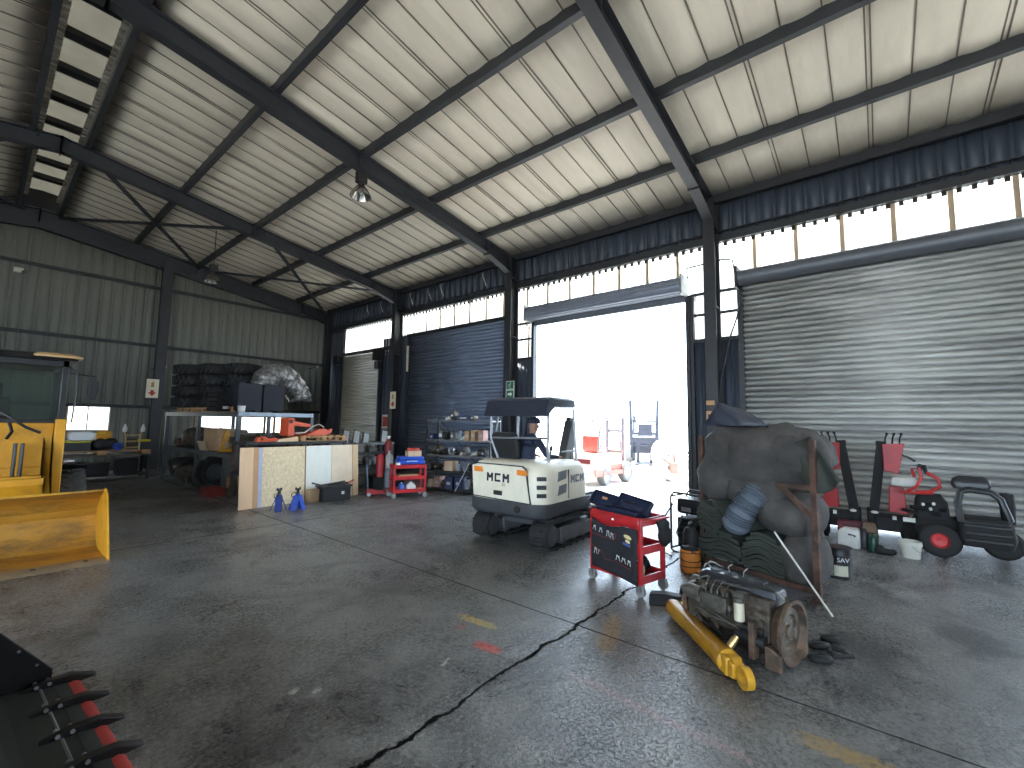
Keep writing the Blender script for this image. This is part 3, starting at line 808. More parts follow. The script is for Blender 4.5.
# rear door, with its dark shut line
def plate(mb, poly, x, t): return mb.prism(poly, 'x', x, x+t)
dr_ = MB(); plate(dr_, [(-.53, .68), (.57, .70), (.61, 1.17), (.50, 1.20), (-.38, 1.20), (-.44, 1.16)], X0-.012, .02)
MB().prism([(-.55, .665), (.59, .685), (.63, 1.18), (.51, 1.215), (-.385, 1.215), (-.455, 1.17)], 'x', X0-.006, X0+.02).build('shut_line', BLACK, ho)
rd = dr_.build('rear_door', CREAM, ex, bevel=.006)
MB().box(X0-.022, X0-.008, -.02, .15, .745, .815).build('door_latch', BLACK, rd, bevel=.01)
for y in (-.40, .46):
    plate(MB(), [(y-.09, 1.075), (y+.10, 1.075), (y+.105, 1.155), (y-.07, 1.155)], X0-.02, .012).build('reflector', ORANGE, rd, bevel=.004)
LOGO = P('dark_lettering', (.012, .012, .025), .5)
def block_mcm(par, org, ux, h_, m, nrm):
    # three block capitals built of bars: M, C, M
    U = Vector(ux); Z = Vector((0, 0, 1)); O = Vector(org); t = h_*.24; w_ = h_*.95
    def seg(mb, p, q): mb.bar(O+U*p[0]+Z*p[1], O+U*q[0]+Z*q[1], .008, t, U.cross(Z)) if 0 else mb.bar(O+U*p[0]+Z*p[1], O+U*q[0]+Z*q[1], t, .008, nrm)
    for k, ch in enumerate('MCM'):
        x = (k-1)*w_*1.28-w_/2; mb = MB()
        if ch == 'M':
            seg(mb, (x+t/2, 0), (x+t/2, h_)); seg(mb, (x+w_-t/2, 0), (x+w_-t/2, h_))
            seg(mb, (x+t*.5, h_-t*.3), (x+w_/2, h_*.42)); seg(mb, (x+w_-t*.5, h_-t*.3), (x+w_/2, h_*.42))
        else:
            seg(mb, (x+t/2, 0), (x+t/2, h_)); seg(mb, (x, t/2), (x+w_*.92, t/2)); seg(mb, (x, h_-t/2), (x+w_*.92, h_-t/2))
        mb.build('lettering', m, par)
block_mcm(rd, (X0-.013, .07, .945), (0, -1, 0), .13, LOGO, (1, 0, 0))
text('lettering', '2.5', .055, (X0-.014, -.04, .91), (R(90), 0, R(-90)), P('red_lettering', (.2, .02, .03), .5), rd, off=0)
b = MB()
for z in (.80, .92, 1.04):
    b.at((-.945, -.685, z), (0, 0, R(-45))); b.box(-.07, .07, -.012, .04, -.028, .028)
b.build('corner_vent', BLACK, ho, bevel=.006)
b = MB()
for z in (.78, .99):
    b.prism([(-.62, z-.01), (-.38, z+.02), (-.36, z+.15), (-.57, z+.13)], 'y', Y0_-.006, Y0_+.03)
b.build('side_grille', P('grille_grey', (.16, .165, .17), .5), ho, bevel=.006)
block_mcm(ho, (-.03, Y0_-.001, .93), (1, 0, 0), .12, P('faded_lettering', (.2, .2, .22), .5), (0, 1, 0))
b = MB(); b.box(-.30, -.292, Y0_-.003, Y0_+.02, .70, 1.14)
b.build('panel_gap', DGREY, ho)
MB().cyl((X0+.06, -.30, .57), (X0-.012, -.30, .57), .055, n=16).build('tow_port', BLACK, ex)
# platform, seat, levers, canopy
MB().box(.3, .72, -.70, .70, .62, .70).build('platform', DGREY, ex, bevel=.01)
s_ = MB(); s_.at((-.34, .22, .93)); loft(s_, [(rrect(-.12, .38, -.25, .25, .08), .0), (rrect(-.14, .40, -.27, .27, .1), .08), (rrect(-.1, .36, -.23, .23, .1), .14)])
s_.at((-.44, .34, 1.16), (0, R(-10), 0)); loft(s_, [(rrect(-.05, .05, -.26, .30, .04), 0), (rrect(-.06, .06, -.28, .32, .05), .3), (rrect(-.05, .05, -.24, .27, .04), .5), (rrect(-.03, .03, -.2, .2, .02), .54)]); s_.at()
s_.build('operator_seat', SOOT, ex)
MB().box(-.3, .05, 0, .45, .7, .93).build('seat_base', BLACK, ex)
for y in (-.12, .55):
    l_ = MB(); l_.tube([(.12, y, 1.0), (.14, y, 1.25), (.18, y, 1.38)], .018); l_.ell((.19, y, 1.42), (.03, .03, .05)); l_.box(0, .2, y-.08, y+.08, .7, 1.02)
    l_.build('control_lever', BLACK, ex)
c = MB(); loft(c, [(rrect(-.60, .22, -.58, .66, .06), 2.12), (rrect(-.62, .24, -.60, .68, .06), 2.15), (rrect(-.60, .24, -.59, .67, .09), 2.24), (rrect(-.52, .20, -.54, .62, .1), 2.275)])
c.prism([(-.70, 1.96), (-.66, 1.96), (-.46, 2.10), (-.44, 2.20), (-.52, 2.262), (-.62, 2.22)], 'y', -.59, .67)
c.build('canopy', NAVY, ex, sharp=40)
b = MB()
b.tube([(-.56, -.54, 2.0), (-.56, -.54, 1.62), (-.58, -.54, 1.5), (-.52, -.54, 1.2)], .024)
b.tube([(-.56, .62, 2.0), (-.56, .62, 1.60), (-.52, .48, 1.24)], .024)
b.tube([(-.56, .62, 1.60), (-.56, -.54, 1.62)], .018)
b.tube([(.20, -.55, 2.10), (.22, -.58, 1.5), (.26, -.64, .70)], .024)
b.tube([(.20, .62, 2.1), (.18, .62, .70)], .024)
b.tube([(-.2, -.56, 1.40), (.23, -.58, 1.40)], .014)
b.tube([(-.36, .62, 2.1), (-.46, .62, 1.6)], .018)
b.build('canopy_post', P('post_grey', (.26, .27, .29), .4, .4, .1, 5), ex)
# boom folded upright ahead of the cab
b = MB(); b.prism([(.45, .5), (.72, .45), (.74, .92), (.60, .95)], 'y', -.2, .1)
b.build('swing_bracket', DGREY, ex, bevel=.01)
bm_ = MB(); bm_.prism([(.58, .80), (.74, .80), (.86, 1.35), (1.02, 1.86), (.90, 1.92), (.70, 1.40)], 'y', -.13, .03); bm_.build('boom', DGREY, ex, bevel=.01)
b = MB(); b.prism([(.88, 1.98), (1.04, 1.95), (1.02, 1.0), (.96, .62), (.90, .62), (.92, 1.0)], 'y', -.1, 0); b.build('dipper_arm', DGREY, ex, bevel=.008)
b = MB(); b.cyl((.62, .0, .95), (.80, .0, 1.42), .04); b.cyl((.80, 0, 1.42), (.88, 0, 1.62), .022); b.build('boom_cylinder', BLACK, ex)
b = MB()
pb = arc(.98, .50, .24, 100, 330, 10)
for i in range(len(pb)-1):
    q0, q1 = pb[i], pb[i+1]
    f = lambda p: (.98+(p[0]-.98)*.92, .5+(p[1]-.5)*.92)
    b.prism([q0, q1, f(q1), f(q0)], 'y', -.27, .17)
for y in (-.27, .155): b.prism(pb, 'y', y, y+.015)
b.build('bucket', DGREY, ex)

# driver: one continuous skinned body
def skin_body(name, nodes, edges, mats, pick, loc, rz):
    me = bpy.data.meshes.new(name); keys = list(nodes); idx = {k: i for i, k in enumerate(keys)}
    me.from_pydata([nodes[k][0] for k in keys], [(idx[a], idx[b_]) for a, b_ in edges], [])
    o = bpy.data.objects.new(name+'_rig', me); C.objects.link(o)
    sk = o.modifiers.new('skin', 'SKIN'); sk.use_smooth_shade = True
    if not me.skin_vertices: o.modifiers.remove(sk); sk = o.modifiers.new('skin', 'SKIN')
    for i, k in enumerate(keys):
        r = nodes[k][1]; v = me.skin_vertices[0].data[i]; v.radius = r if isinstance(r, tuple) else (r, r); v.use_root = (i == 0)
    s = o.modifiers.new('sub', 'SUBSURF'); s.levels = 2; s.render_levels = 2
    bpy.context.view_layer.update()
    dg = bpy.context.evaluated_depsgraph_get()
    m2 = bpy.data.meshes.new_from_object(o.evaluated_get(dg))
    bpy.data.objects.remove(o)
    for m in mats: m2.materials.append(m)
    for p in m2.polygons: p.material_index = pick(p.center); p.use_smooth = True
    q = bpy.data.objects.new(name, m2); C.objects.link(q); q.location = loc; q.rotation_euler = (0, 0, rz)
    return q
nd = {'pelvis': ((0, 0, .10), .15), 'waist': ((.03, 0, .26), (.14, .13)), 'chest': ((.11, 0, .44), (.17, .13)), 'sh': ((.16, 0, .55), (.12, .09)), 'neck': ((.20, 0, .63), .052), 'jaw': ((.245, 0, .70), (.068, .075)), 'skull': ((.245, 0, .80), (.082, .095)), 'top': ((.235, 0, .88), (.055, .06))}
ed = [('pelvis', 'waist'), ('waist', 'chest'), ('chest', 'sh'), ('sh', 'neck'), ('neck', 'jaw'), ('jaw', 'skull'), ('skull', 'top')]
for s, nm in ((-1, 'r'), (1, 'l')):
    nd.update({nm+'s': ((.16, s*.19, .52), .07), nm+'e': ((.30, s*.25, .27), .05), nm+'w': ((.50, s*.22 if s > 0 else -.30, .26), .032), nm+'h': ((.57, s*.21 if s > 0 else -.30, .25), (.036, .022)),
               nm+'hip': ((.06, s*.10, .08), .095), nm+'k': ((.46, s*.13, .10), .065), nm+'a': ((.50, s*.13, -.34), .045), nm+'t': ((.63, s*.13, -.40), .04)})
    ed += [('sh', nm+'s'), (nm+'s', nm+'e'), (nm+'e', nm+'w'), (nm+'w', nm+'h'), ('pelvis', nm+'hip'), (nm+'hip', nm+'k'), (nm+'k', nm+'a'), (nm+'a', nm+'t')]
    hx, hy, hz = nd[nm+'h'][0]
    for i, (dy, L) in enumerate(((-.027, .055), (-.009, .065), (.009, .06), (.027, .048))):
        nd[f'{nm}f{i}'] = ((hx+.04, hy+dy, hz), .009); nd[f'{nm}g{i}'] = ((hx+.04+L*.6, hy+dy, hz-.02), .008); nd[f'{nm}j{i}'] = ((hx+.04+L*.7, hy+dy, hz-.05), .007)
        ed += [(nm+'h', f'{nm}f{i}'), (f'{nm}f{i}', f'{nm}g{i}'), (f'{nm}g{i}', f'{nm}j{i}')]
    nd[nm+'th'] = ((hx+.0, hy-s*.045, hz-.012), .01); nd[nm+'tk'] = ((hx+.035, hy-s*.055, hz-.03), .009)
    ed += [(nm+'h', nm+'th'), (nm+'th', nm+'tk')]
def pickm(c):
    if c.z > .655 and c.x < .4: return 0
    if c.x > .52 and .1 < c.z < .35: return 0
    return 1
pe = skin_body('person', nd, ed, [SKIN, CLOTHN], pickm, (5.87, 4.58, 1.03), R(-4))
tag(pe, 'person in dark overalls and cap sitting under the excavator canopy, reaching forward', 'person')
b = MB(); b.ell((.335, 0, .755), (.022, .016, .022)); b.build('nose', SKIN, pe)
for s in (-.03, .03): MB().ell((.328, s, .79), .009).build('eye', BLACK, pe)
for s in (-.092, .092): MB().ell((.25, s, .765), (.026, .014, .035)).build('ear', SKIN, pe)
b = MB(); b.at((.24, 0, .82)); b.lathe([(.118, 0), (.116, .05), (.09, .095), (.04, .115), (.001, .118)], 20); b.prism([(.05, -.09), (.2, -.06), (.22, 0), (.2, .06), (.05, .09)], 'z', -.005, .008)
b.build('cap', CLOTHN, pe)
# ------------------------------------------------------------------ red tool trolley (near)
def red_trolley(name, label, loc, rz, L, Dp, H, group=None, shelf_z=(.13, .42, None), legs=True):
    t = T(name, label, 'tool trolley', loc, rz, group)
    for x in (0, L):
        for y in (0, Dp):
            MB().box(x-.022, x+.022, y-.022, y+.022, .10, H).build('post', RED, t, bevel=.004)
            c = MB().cyl((x, y-.018, .06), (x, y+.018, .06), .058, n=16)
            cs = c.build('caster_wheel', P('grey_caster', (.28, .27, .25), .55, 0, .15, 8), t)
            f = MB(); f.box(x-.03, x+.03, y-.03, y-.022, .05, .12); f.box(x-.03, x+.03, y+.022, y+.03, .05, .12); f.box(x-.035, x+.035, y-.035, y+.035, .115, .125)
            f.build('caster_fork', STEELL, cs)
    for z in (.13, .44, H-.09):
        b = MB(); b.box(0, L, 0, Dp, z, z+.012); b.box(0, L, -.02, -.008, z, z+.085); b.box(0, L, Dp+.008, Dp+.02, z, z+.085); b.box(-.02, -.008, 0, Dp, z, z+.085); b.box(L+.008, L+.02, 0, Dp, z, z+.085)
        b.build('tray', RED, t)
    return t
tc = red_trolley('tool_trolley', 'red service trolley with a black tool pouch on its side, open toolbox on top', (4.88, 2.73, 0), R(-104), .70, .40, .83)
# fabric pouch hung along the side, with sagging top edge
PCH = P('black_pouch', (.014, .014, .017), .8, 0, .2, 9, .2, 50)
b = MB()
def pf(u, v):
    x = .03+.66*u; top = .735-.05*math.sin(PI*min(1, u*1.4))-.03*u
    return (x, -.038-.010*math.sin(7*u)*math.sin(5*v)-.012*math.sin(PI*v), .17-.06*u*u+(top-.17+.06*u*u)*v)
b.grid(pf, 24, 14); po = b.build('tool_pouch', PCH, tc, solid=.012)
b = MB()
b.grid(lambda u, v: (-.015+.73*u, -.032, (.735-.05*math.sin(PI*min(1, u*1.4))-.03*u)+(.835-(.735-.05*math.sin(PI*min(1, u*1.4))-.03*u))*v), 20, 2)
b.build('side_rail', RED, tc, solid=.01)
WT = P('printed_white', (.6, .6, .58), .6); RL = P('printed_red', (.35, .03, .03), .6)
for (x, z, a, l) in [(.07, .62, 60, .05), (.10, .62, 100, .05), (.17, .61, 70, .045), (.20, .61, 110, .045), (.28, .59, 80, .06), (.31, .59, 100, .06), (.34, .58, 80, .055), (.37, .575, 100, .05),
                     (.09, .36, 75, .06), (.12, .355, 100, .05), (.15, .35, 75, .045), (.42, .355, 70, .05), (.46, .35, 110, .05), (.50, .345, 70, .05), (.54, .34, 110, .05), (.58, .335, 70, .05), (.61, .33, 100, .05)]:
    ca, sa = math.cos(R(a)), math.sin(R(a)); m_ = MB()
    m_.bar((x-ca*l/2, -.064, z-sa*l/2), (x+ca*l/2, -.064, z+sa*l/2), .004, .007, (0, 1, 0)); m_.torus((x+ca*l/2, -.064, z+sa*l/2), (0, 1, 0), .008, .003, 8, 5)
    m_.build('printed_spanner', WT, po)
MB().tube([(.05, -.066, .56), (.2, -.066, .545), (.38, -.066, .54), (.41, -.066, .57), (.40, -.064, .62)], .0025, 5).build('piping', RL, po)
MB().tube([(.05, -.066, .42), (.2, -.066, .38), (.25, -.066, .30), (.4, -.064, .31), (.62, -.06, .27)], .0025, 5).build('piping', RL, po)
bd = MB(); bd.at((.57, -.058, .585), (0, R(12), 0)); bd.ell((0, -.004, .025), (.055, .006, .022)); bd.ell((.01, -.004, -.02), (.035, .006, .018)); bd.at()
bd.build('maker_badge', P('badge_cream', (.62, .50, .24), .5), po)
MB().at((.56, -.058, .53), (0, R(10), 0)).box(-.05, .05, -.006, .002, -.015, .01).build('badge_strip', P('badge_blue', (.05, .09, .3), .5), po)
b = MB(); b.tube([(.72, .0, .80), (.80, .02, .82), (.80, .38, .82), (.72, .40, .80)], .012)
b.build('push_handle', RED, tc)
# open cantilever toolbox standing on the trolley
tb = T('open_toolbox', 'dark blue-black toolbox with raised lid trays lying open on the red trolley', 'toolbox', (4.88, 2.73, .765), R(-104))
TBX = P('toolbox_glare_blue', (.018, .025, .055), .4, .2, .15, 6)  # near-black made bluer, for the veil of glare by the doorway
b = MB(); b.box(.0, .60, .06, .34, 0, .10); b.build('box_body', TBX, tb, bevel=.006)
for x0, x1, zz, ry, nm in ((-.17, .29, .135, 6, 'lid_tray'), (.25, .69, .15, 7, 'lid_tray')):
    l_ = MB(); l_.at(((x0+x1)/2, .20, zz), (R(52), R(ry), 0)); w_ = (x1-x0)/2
    l_.box(-w_, w_, -.09, .09, -.012, 0); l_.box(-w_, w_, -.09, -.08, 0, .055); l_.box(-w_, w_, .08, .09, 0, .055); l_.box(-w_, -w_+.01, -.09, .09, 0, .055); l_.box(w_-.01, w_, -.09, .09, 0, .055)
    q = l_.build(nm, TBX, tb, bevel=.004)
MB().at((.08, .115, .19), (R(52), R(6), 0)).box(-.04, .04, -.012, .02, -.018, -.010).build('orange_sticker', P('sticker_orange', (.5, .24, .12), .5), tb)
MB().tube([(.10, .2, .10), (.28, .2, .16), (.46, .2, .18), (.60, .2, .10)], .01).build('carry_handle', CHROME, tb)
b = MB()
for i in range(5):
    tag(MB().at((4.80-.004*i, 2.42-.055*i, .762), (R(20*i-30), 0, R(200+i*31))).cyl((-.05, 0, .012), (.05, 0, .012), .008, n=8).cyl((.05, 0, .012), (.09, 0, .012), .012, n=8).build('socket_driver', CHROME),
        ['small chrome socket driver in the trolley top tray, left end', 'small chrome socket driver in the trolley top tray, second from left', 'small chrome socket driver mid top tray of the red trolley', 'small chrome socket driver in the top tray near its right end', 'small chrome socket driver at the right end of the top tray'][i], 'tool', 'loose tools in the trolley tray')
def cloth_blob(mb, c, r, e=.8, amp=.06, fr=3, seed=0, n=26, m=18, fold=0, fdir=(1, 0, .6), ff=38):
    s0 = len(mb.v); M = mb.M
    mb.ell((0, 0, 0), r, n, m, e)
    fd = Vector(fdir).normalized()
    for i in range(s0, len(mb.v)):
        p = Vector(mb.v[i]); nn = p.normalized()
        q = Vector((p.x*fr, p.y*fr, p.z*fr))+Vector((seed*3.1, seed*1.7, seed))
        d = amp*noise.noise(q)+amp*.5*noise.noise(q*2.3)
        if fold: d += fold*max(-.2, math.sin(p.dot(fd)*ff+5*noise.noise(q*.7)))*min(1, max(0, .5+1.6*noise.noise(q*1.1)))
        p = p+nn*d+Vector(c)
        mb.v[i] = tuple(p)
    return mb
g_ = cloth_blob(MB(), (0, 0, 0), (.07, .09, .18), .9, .05, 7, 3, 18, 14)
g_ = g_.build('work_gloves', SOOT); g_.location = (5.03, 1.90, .66); g_.rotation_euler = (R(14), 0, R(-104))
tag(g_, 'black work gloves hanging over the end handle of the red trolley', 'gloves')
rg = cloth_blob(MB(), (0, 0, 0), (.13, .12, .10), .8, .05, 7, 5, 18, 12).build('black_bag', SOOT); rg.location = (5.05, 2.24, .235)
tag(rg, 'crumpled black bag on the lowest shelf of the near red trolley', 'bag')
jr = T('plastic_jar', 'small pale plastic jar on the lowest shelf of the near red trolley', 'jar', (4.845, 2.12, .142))
MB().lathe([(.001, 0), (.052, 0), (.055, .02), (.055, .13), (.04, .16), (.036, .165)], 18).build('jar_body', P('tan_jar', (.45, .36, .25), .45), jr)
MB().lathe([(.001, .195), (.04, .195), (.042, .165), (.001, .165)], 18).build('lid', BLACK, jr)

# ------------------------------------------------------------------ diesel engine on the floor
en = T('diesel_engine', 'dirty removed diesel engine with rusty flywheel housing standing on the floor', 'engine', (4.38, 1.33, 0), R(255))
en.scale = (.80, .9, .9)
OILY = P('oily_cast_iron', (.040, .034, .028), .5, .35, .4, 9, .35, 30, col2=(.11, .085, .06), dirt=.7, dcol=(.018, .016, .014))
ENR = P('rusty_housing', (.10, .075, .055), .65, .25, .35, 8, .3, 30, col2=(.17, .10, .06), dirt=.7)
ALU = P('dull_alloy', (.13, .12, .10), .5, .5, .3, 10, .2, 40, dirt=.6)
b = MB()
loft(b, [(rrect(.10, .72, -.13, .13, .03), .04), (rrect(.06, .80, -.17, .17, .03), .16), (rrect(.04, .86, -.20, .20, .02), .20), (rrect(.04, .86, -.20, .20, .02), .42), (rrect(.06, .84, -.16, .16, .02), .46), (rrect(.06, .84, -.16, .16, .02), .54)])
b.box(-.02, .05, -.19, .19, .14, .50)
b.build('engine_block', OILY, en, bevel=.012)
b = MB(); loft(b, [(rrect(.05, .88, -.10, .12, .02), .54), (rrect(.06, .87, -.09, .11, .03), .60), (rrect(.10, .83, -.06, .08, .03), .625)])
b.build('rocker_cover', P('rocker_dark', (.03, .032, .038), .4, .4, .25, 8), en, bevel=.006)
for x in (.2, .36, .52, .68): MB().box(x-.045, x+.045, -.035, .055, .62, .635).build('cover_slot', BLACK, en)
# bell housing and flywheel ring at the near end
b = MB(); b.at((.86, 0, .285)); b.lathe([(.19, 0), (.225, .04), (.245, .09), (.268, .10), (.268, .13), (.238, .13), (.232, .09), (.19, .05), (.05, .045), (.001, .045)], 32, 'x')
b.build('flywheel_housing', ENR, en, sharp=40)
b = MB(); b.at((.925, 0, .285)); b.lathe([(.001, .025), (.05, .025), (.055, .005), (.135, 0), (.145, .02), (.195, .02), (.205, -.02)], 32, 'x')
fwh = b.build('flywheel', P('flywheel_steel', (.16, .12, .085), .5, .6, .3, 9, .15, dirt=.6), en, sharp=40)
for k in range(6): a = 2*PI*k/6; MB().cyl((.925, .09*math.cos(a), .285+.09*math.sin(a)), (.94, .09*math.cos(a), .285+.09*math.sin(a)), .010, n=8).build('flywheel_bolt', STEELL, fwh)
for y in (-.24, .24): MB().prism([(.84, .02), (.98, .02), (.98, .16), (.9, .2), (.84, .2)], 'y', y-.03, y+.03).build('mounting_foot', ENR, en, bevel=.008)
# pulley end, alternator, pump, filter, starter, manifold, pipes
b = MB(); b.at((-.12, 0, .28)); b.lathe([(.001, 0), (.15, 0), (.175, .012), (.155, .03), (.175, .05), (.175, .065), (.05, .075), (.05, .14)], 28, 'x'); b.build('crank_pulley', ENR, en)
b = MB(); b.cyl((-.06, -.02, .46), (.02, -.02, .46), .07, n=18); b.cyl((-.08, -.02, .46), (-.06, -.02, .46), .05, n=18); b.build('water_pump', ALU, en)
b = MB(); b.cyl((.02, -.24, .44), (.18, -.24, .44), .07, n=18); b.cyl((-.03, -.24, .44), (.02, -.24, .44), .04, n=14); b.build('alternator', ALU, en, bevel=.006)
b = MB(); b.box(.20, .48, -.29, -.20, .34, .48); b.cyl((.14, -.25, .40), (.20, -.25, .40), .05)
for i in range(4): b.cyl((.24+.065*i, -.25, .48), (.24+.065*i, -.25, .53), .014, n=8)
b.build('injection_pump', ALU, en, bevel=.01)
for i in range(4): MB().tube([(.24+.065*i, -.25, .53), (.25+.08*i, -.22, .60), (.20+.17*i, -.11, .585)],   .006, 6).build('injector_pipe', ALU, en)
fl_ = MB(); fl_.cyl((.60, -.255, .33), (.60, -.255, .49), .048, n=20); fl_.build('oil_filter', P('filter_cream', (.62, .56, .42), .45, 0, .06, 6, dirt=.3), en, bevel=.006)
MB().cyl((.60, -.255, .49), (.60, -.255, .53), .055, n=18).box(.55, .65, -.27, -.16, .52, .56).build('filter_head', ALU, en)
b = MB(); b.cyl((.55, -.22, .20), (.84, -.22, .20), .055, n=18); b.cyl((.62, -.22, .28), (.80, -.22, .28), .03, n=12); b.build('starter_motor', BLACK, en)
b = MB(); b.box(.70, .76, -.30, -.20, .06, .36); b.build('side_bracket', ENR, en, bevel=.01)
for p_ in ([(.1, -.23, .30), (.35, -.25, .27), (.55, -.24, .26)], [(.05, -.21, .36), (.3, -.24, .31), (.6, -.24, .24)], [(.4, -.22, .50), (.48, -.24, .42), (.50, -.25, .36), (.46, -.23, .30)], [(.02, -.1, .5), (.1, -.2, .56), (.2, -.15, .6)]):
    MB().tube(p_, .008, 6).build('oil_pipe', ALU, en)
b = MB(); b.box(.12, .80, .16, .26, .40, .50); b.build('exhaust_manifold', ENR, en, bevel=.02)
for p_ in ([(.15, .0, .62), (.14, -.05, .68), (.18, -.08, .72), (.24, -.06, .71)], [(.34, .02, .62), (.36, -.03, .70), (.40, -.02, .73)], [(.50, .0, .63), (.53, -.04, .69), (.56, -.02, .73)], [(-.02, .05, .52), (.0, .1, .62), (.08, .12, .66), (.2, .1, .64)], [(.84, -.05, .60), (.92, -.12, .61), (.99, -.18, .60)]):
    MB().tube(p_, .006, 5).build('loose_wire', P('wire_grey', (.3, .3, .28), .6), en)
random.seed(3)
for i in range(26):
    x = random.uniform(.02, .8); z = random.uniform(.18, .52); s = random.uniform(.015, .035)
    MB().cyl((x, -.20, z), (x, -.20-random.uniform(.02, .05), z), s, n=9).build('casting_boss', random.choice((OILY, ALU, ENR)), en)

# ------------------------------------------------------------------ yellow hydraulic cylinder and things beside it
hc = T('hydraulic_cylinder', 'yellow hydraulic cylinder lying on the floor in front of the engine', 'hydraulic cylinder', (4.49, 1.64, .088), R(223.0))
YC = P('cylinder_yellow', (.60, .30, .02), .35, 0, .1, 5, .03, 30, dirt=.25, dcol=(.25, .14, .04))
b = MB(); b.lathe([(.001, .05), (.075, .05), (.08, .06), (.08, .92), (.088, .93), (.088, 1.02), (.07, 1.04), (.001, 1.04)], 28, 'x'); b.build('barrel', YC, hc, sharp=40)
b = MB(); b.lathe([(.001, 0), (.06, 0), (.066, .01), (.066, .05), (.001, .05)], 24, 'x'); b.build('gland_cap', P('dark_red_cap', (.22, .03, .02), .45), hc)
def eye(x):
    m_ = MB(); n = 20; R0, R1 = .075, .040; vs = []; fs = []
    for s in (-.028, .028):
        for r in (R0, R1):
            for k in range(n): a = 2*PI*k/n; vs.append((x+r*math.cos(a), s, r*math.sin(a)))
    for k in range(n):
        j = (k+1) % n
        fs += [(k, j, n+j, n+k), (2*n+k, 3*n+k, 3*n+j, 2*n+j), (k, 2*n+k, 2*n+j, j), (n+k, n+j, 3*n+j, 3*n+k)]
    return m_.add(vs, fs)
m_ = eye(1.24); m_.build('rod_eye', YC, hc)
MB().box(1.02, 1.16, -.05, .05, -.05, .05).box(1.0, 1.10, -.065, .065, -.065, .065).build('clevis', YC, hc, bevel=.012)
m_ = eye(1.10); m_.build('lug', YC, hc)
b = MB(); b.tube([(.12, .05, .10), (.22, .06, .105), (.90, .06, .105)], .014, 10); b.build('feed_pipe', P('black_chromed_pipe', (.05, .05, .055), .18, .8), hc)
b = MB(); b.cyl((.93, .06, .06), (.93, .11, .12), .028, n=12); b.cyl((.93, .11, .12), (.93, .125, .138), .02, n=12); b.build('port_fitting', P('brass_fitting', (.55, .38, .16), .3, .8), hc)
b = MB(); b.cyl((.12, .05, .06), (.12, .075, .10), .022, n=12); b.build('port_fitting', P('brass_fitting', (.5, .5, .5), .3, .8), hc)
for (nm, lb, lo, rz, sz) in (('rubber_buffer', 'thick black curved rubber buffer lying between trolley and yellow cylinder', (4.74, 1.72, .0), -75, (.22, .09, .055)), ('rubber_block', 'square-ended black rubber block leaning at the pulley end of the engine', (4.86, 1.62, 0), 20, (.11, .08, .09))):
    m_ = MB(); n = 9
    for i in range(n):
        a0 = -1+2*i/n; a1 = -1+2*(i+1)/n
        f = lambda a: (sz[0]*a, -.06*a*a)
        (xa, ya), (xb, yb) = f(a0), f(a1)
        m_.add([(xa, ya-sz[1], 0), (xb, yb-sz[1], 0), (xb, yb+sz[1], 0), (xa, ya+sz[1], 0), (xa, ya-sz[1]*.7, sz[2]*2), (xb, yb-sz[1]*.7, sz[2]*2), (xb, yb+sz[1]*.7, sz[2]*2), (xa, ya+sz[1]*.7, sz[2]*2)],
               [(3,2,1,0),(4,5,6,7),(0,1,5,4),(2,3,7,6)]+([(3,0,4,7)] if i == 0 else [])+([(1,2,6,5)] if i == n-1 else []))
    o = m_.build(nm, P('glossy_black_rubber', (.010, .010, .011), .6, 0, .2, 6, spec=.3), bevel=.015); o.location = lo; o.rotation_euler = (0, 0, R(rz)); tag(o, lb, 'rubber part')
# loose ironwork on the floor beyond the engine
for i, (x, y, r, lb) in enumerate(((4.40, .43, .06, 'dark steel ring lying on the floor right of the flywheel'), (4.66, .46, .05, 'small steel coupling ring on the floor below the white rod'), (4.86, .40, .045, 'smallest dark ring on the floor beyond the engine'))):
    o = MB().torus((0, 0, .03), (.3, .2, 1), r, .03, 20, 8).build('steel_ring', SOOT); o.location = (x, y, .0); tag(o, lb, 'ring', 'loose rings beside the engine')
sh = T('shackle', 'dark steel shackle with its pin on the floor beside the rings', 'shackle', (4.58, .33, .02), R(40))
MB().tube([(-.06, -.05, .02), (.02, -.06, .02), (.07, 0, .02), (.02, .06, .02), (-.06, .05, .02)], .016).build('bow', SOOT, sh)
MB().cyl((-.06, -.085, .02), (-.06, .085, .02), .018, n=10).build('pin', SOOT, sh)
tag(MB().tube([(5.48, .42, .012), (5.60, .68, .36), (5.70, .93, .70)], .010, 8).build('thin_rod', P('pale_rod', (.66, .64, .58), .5)), 'thin pale rod leaning from the floor against the canvas bundles', 'rod')

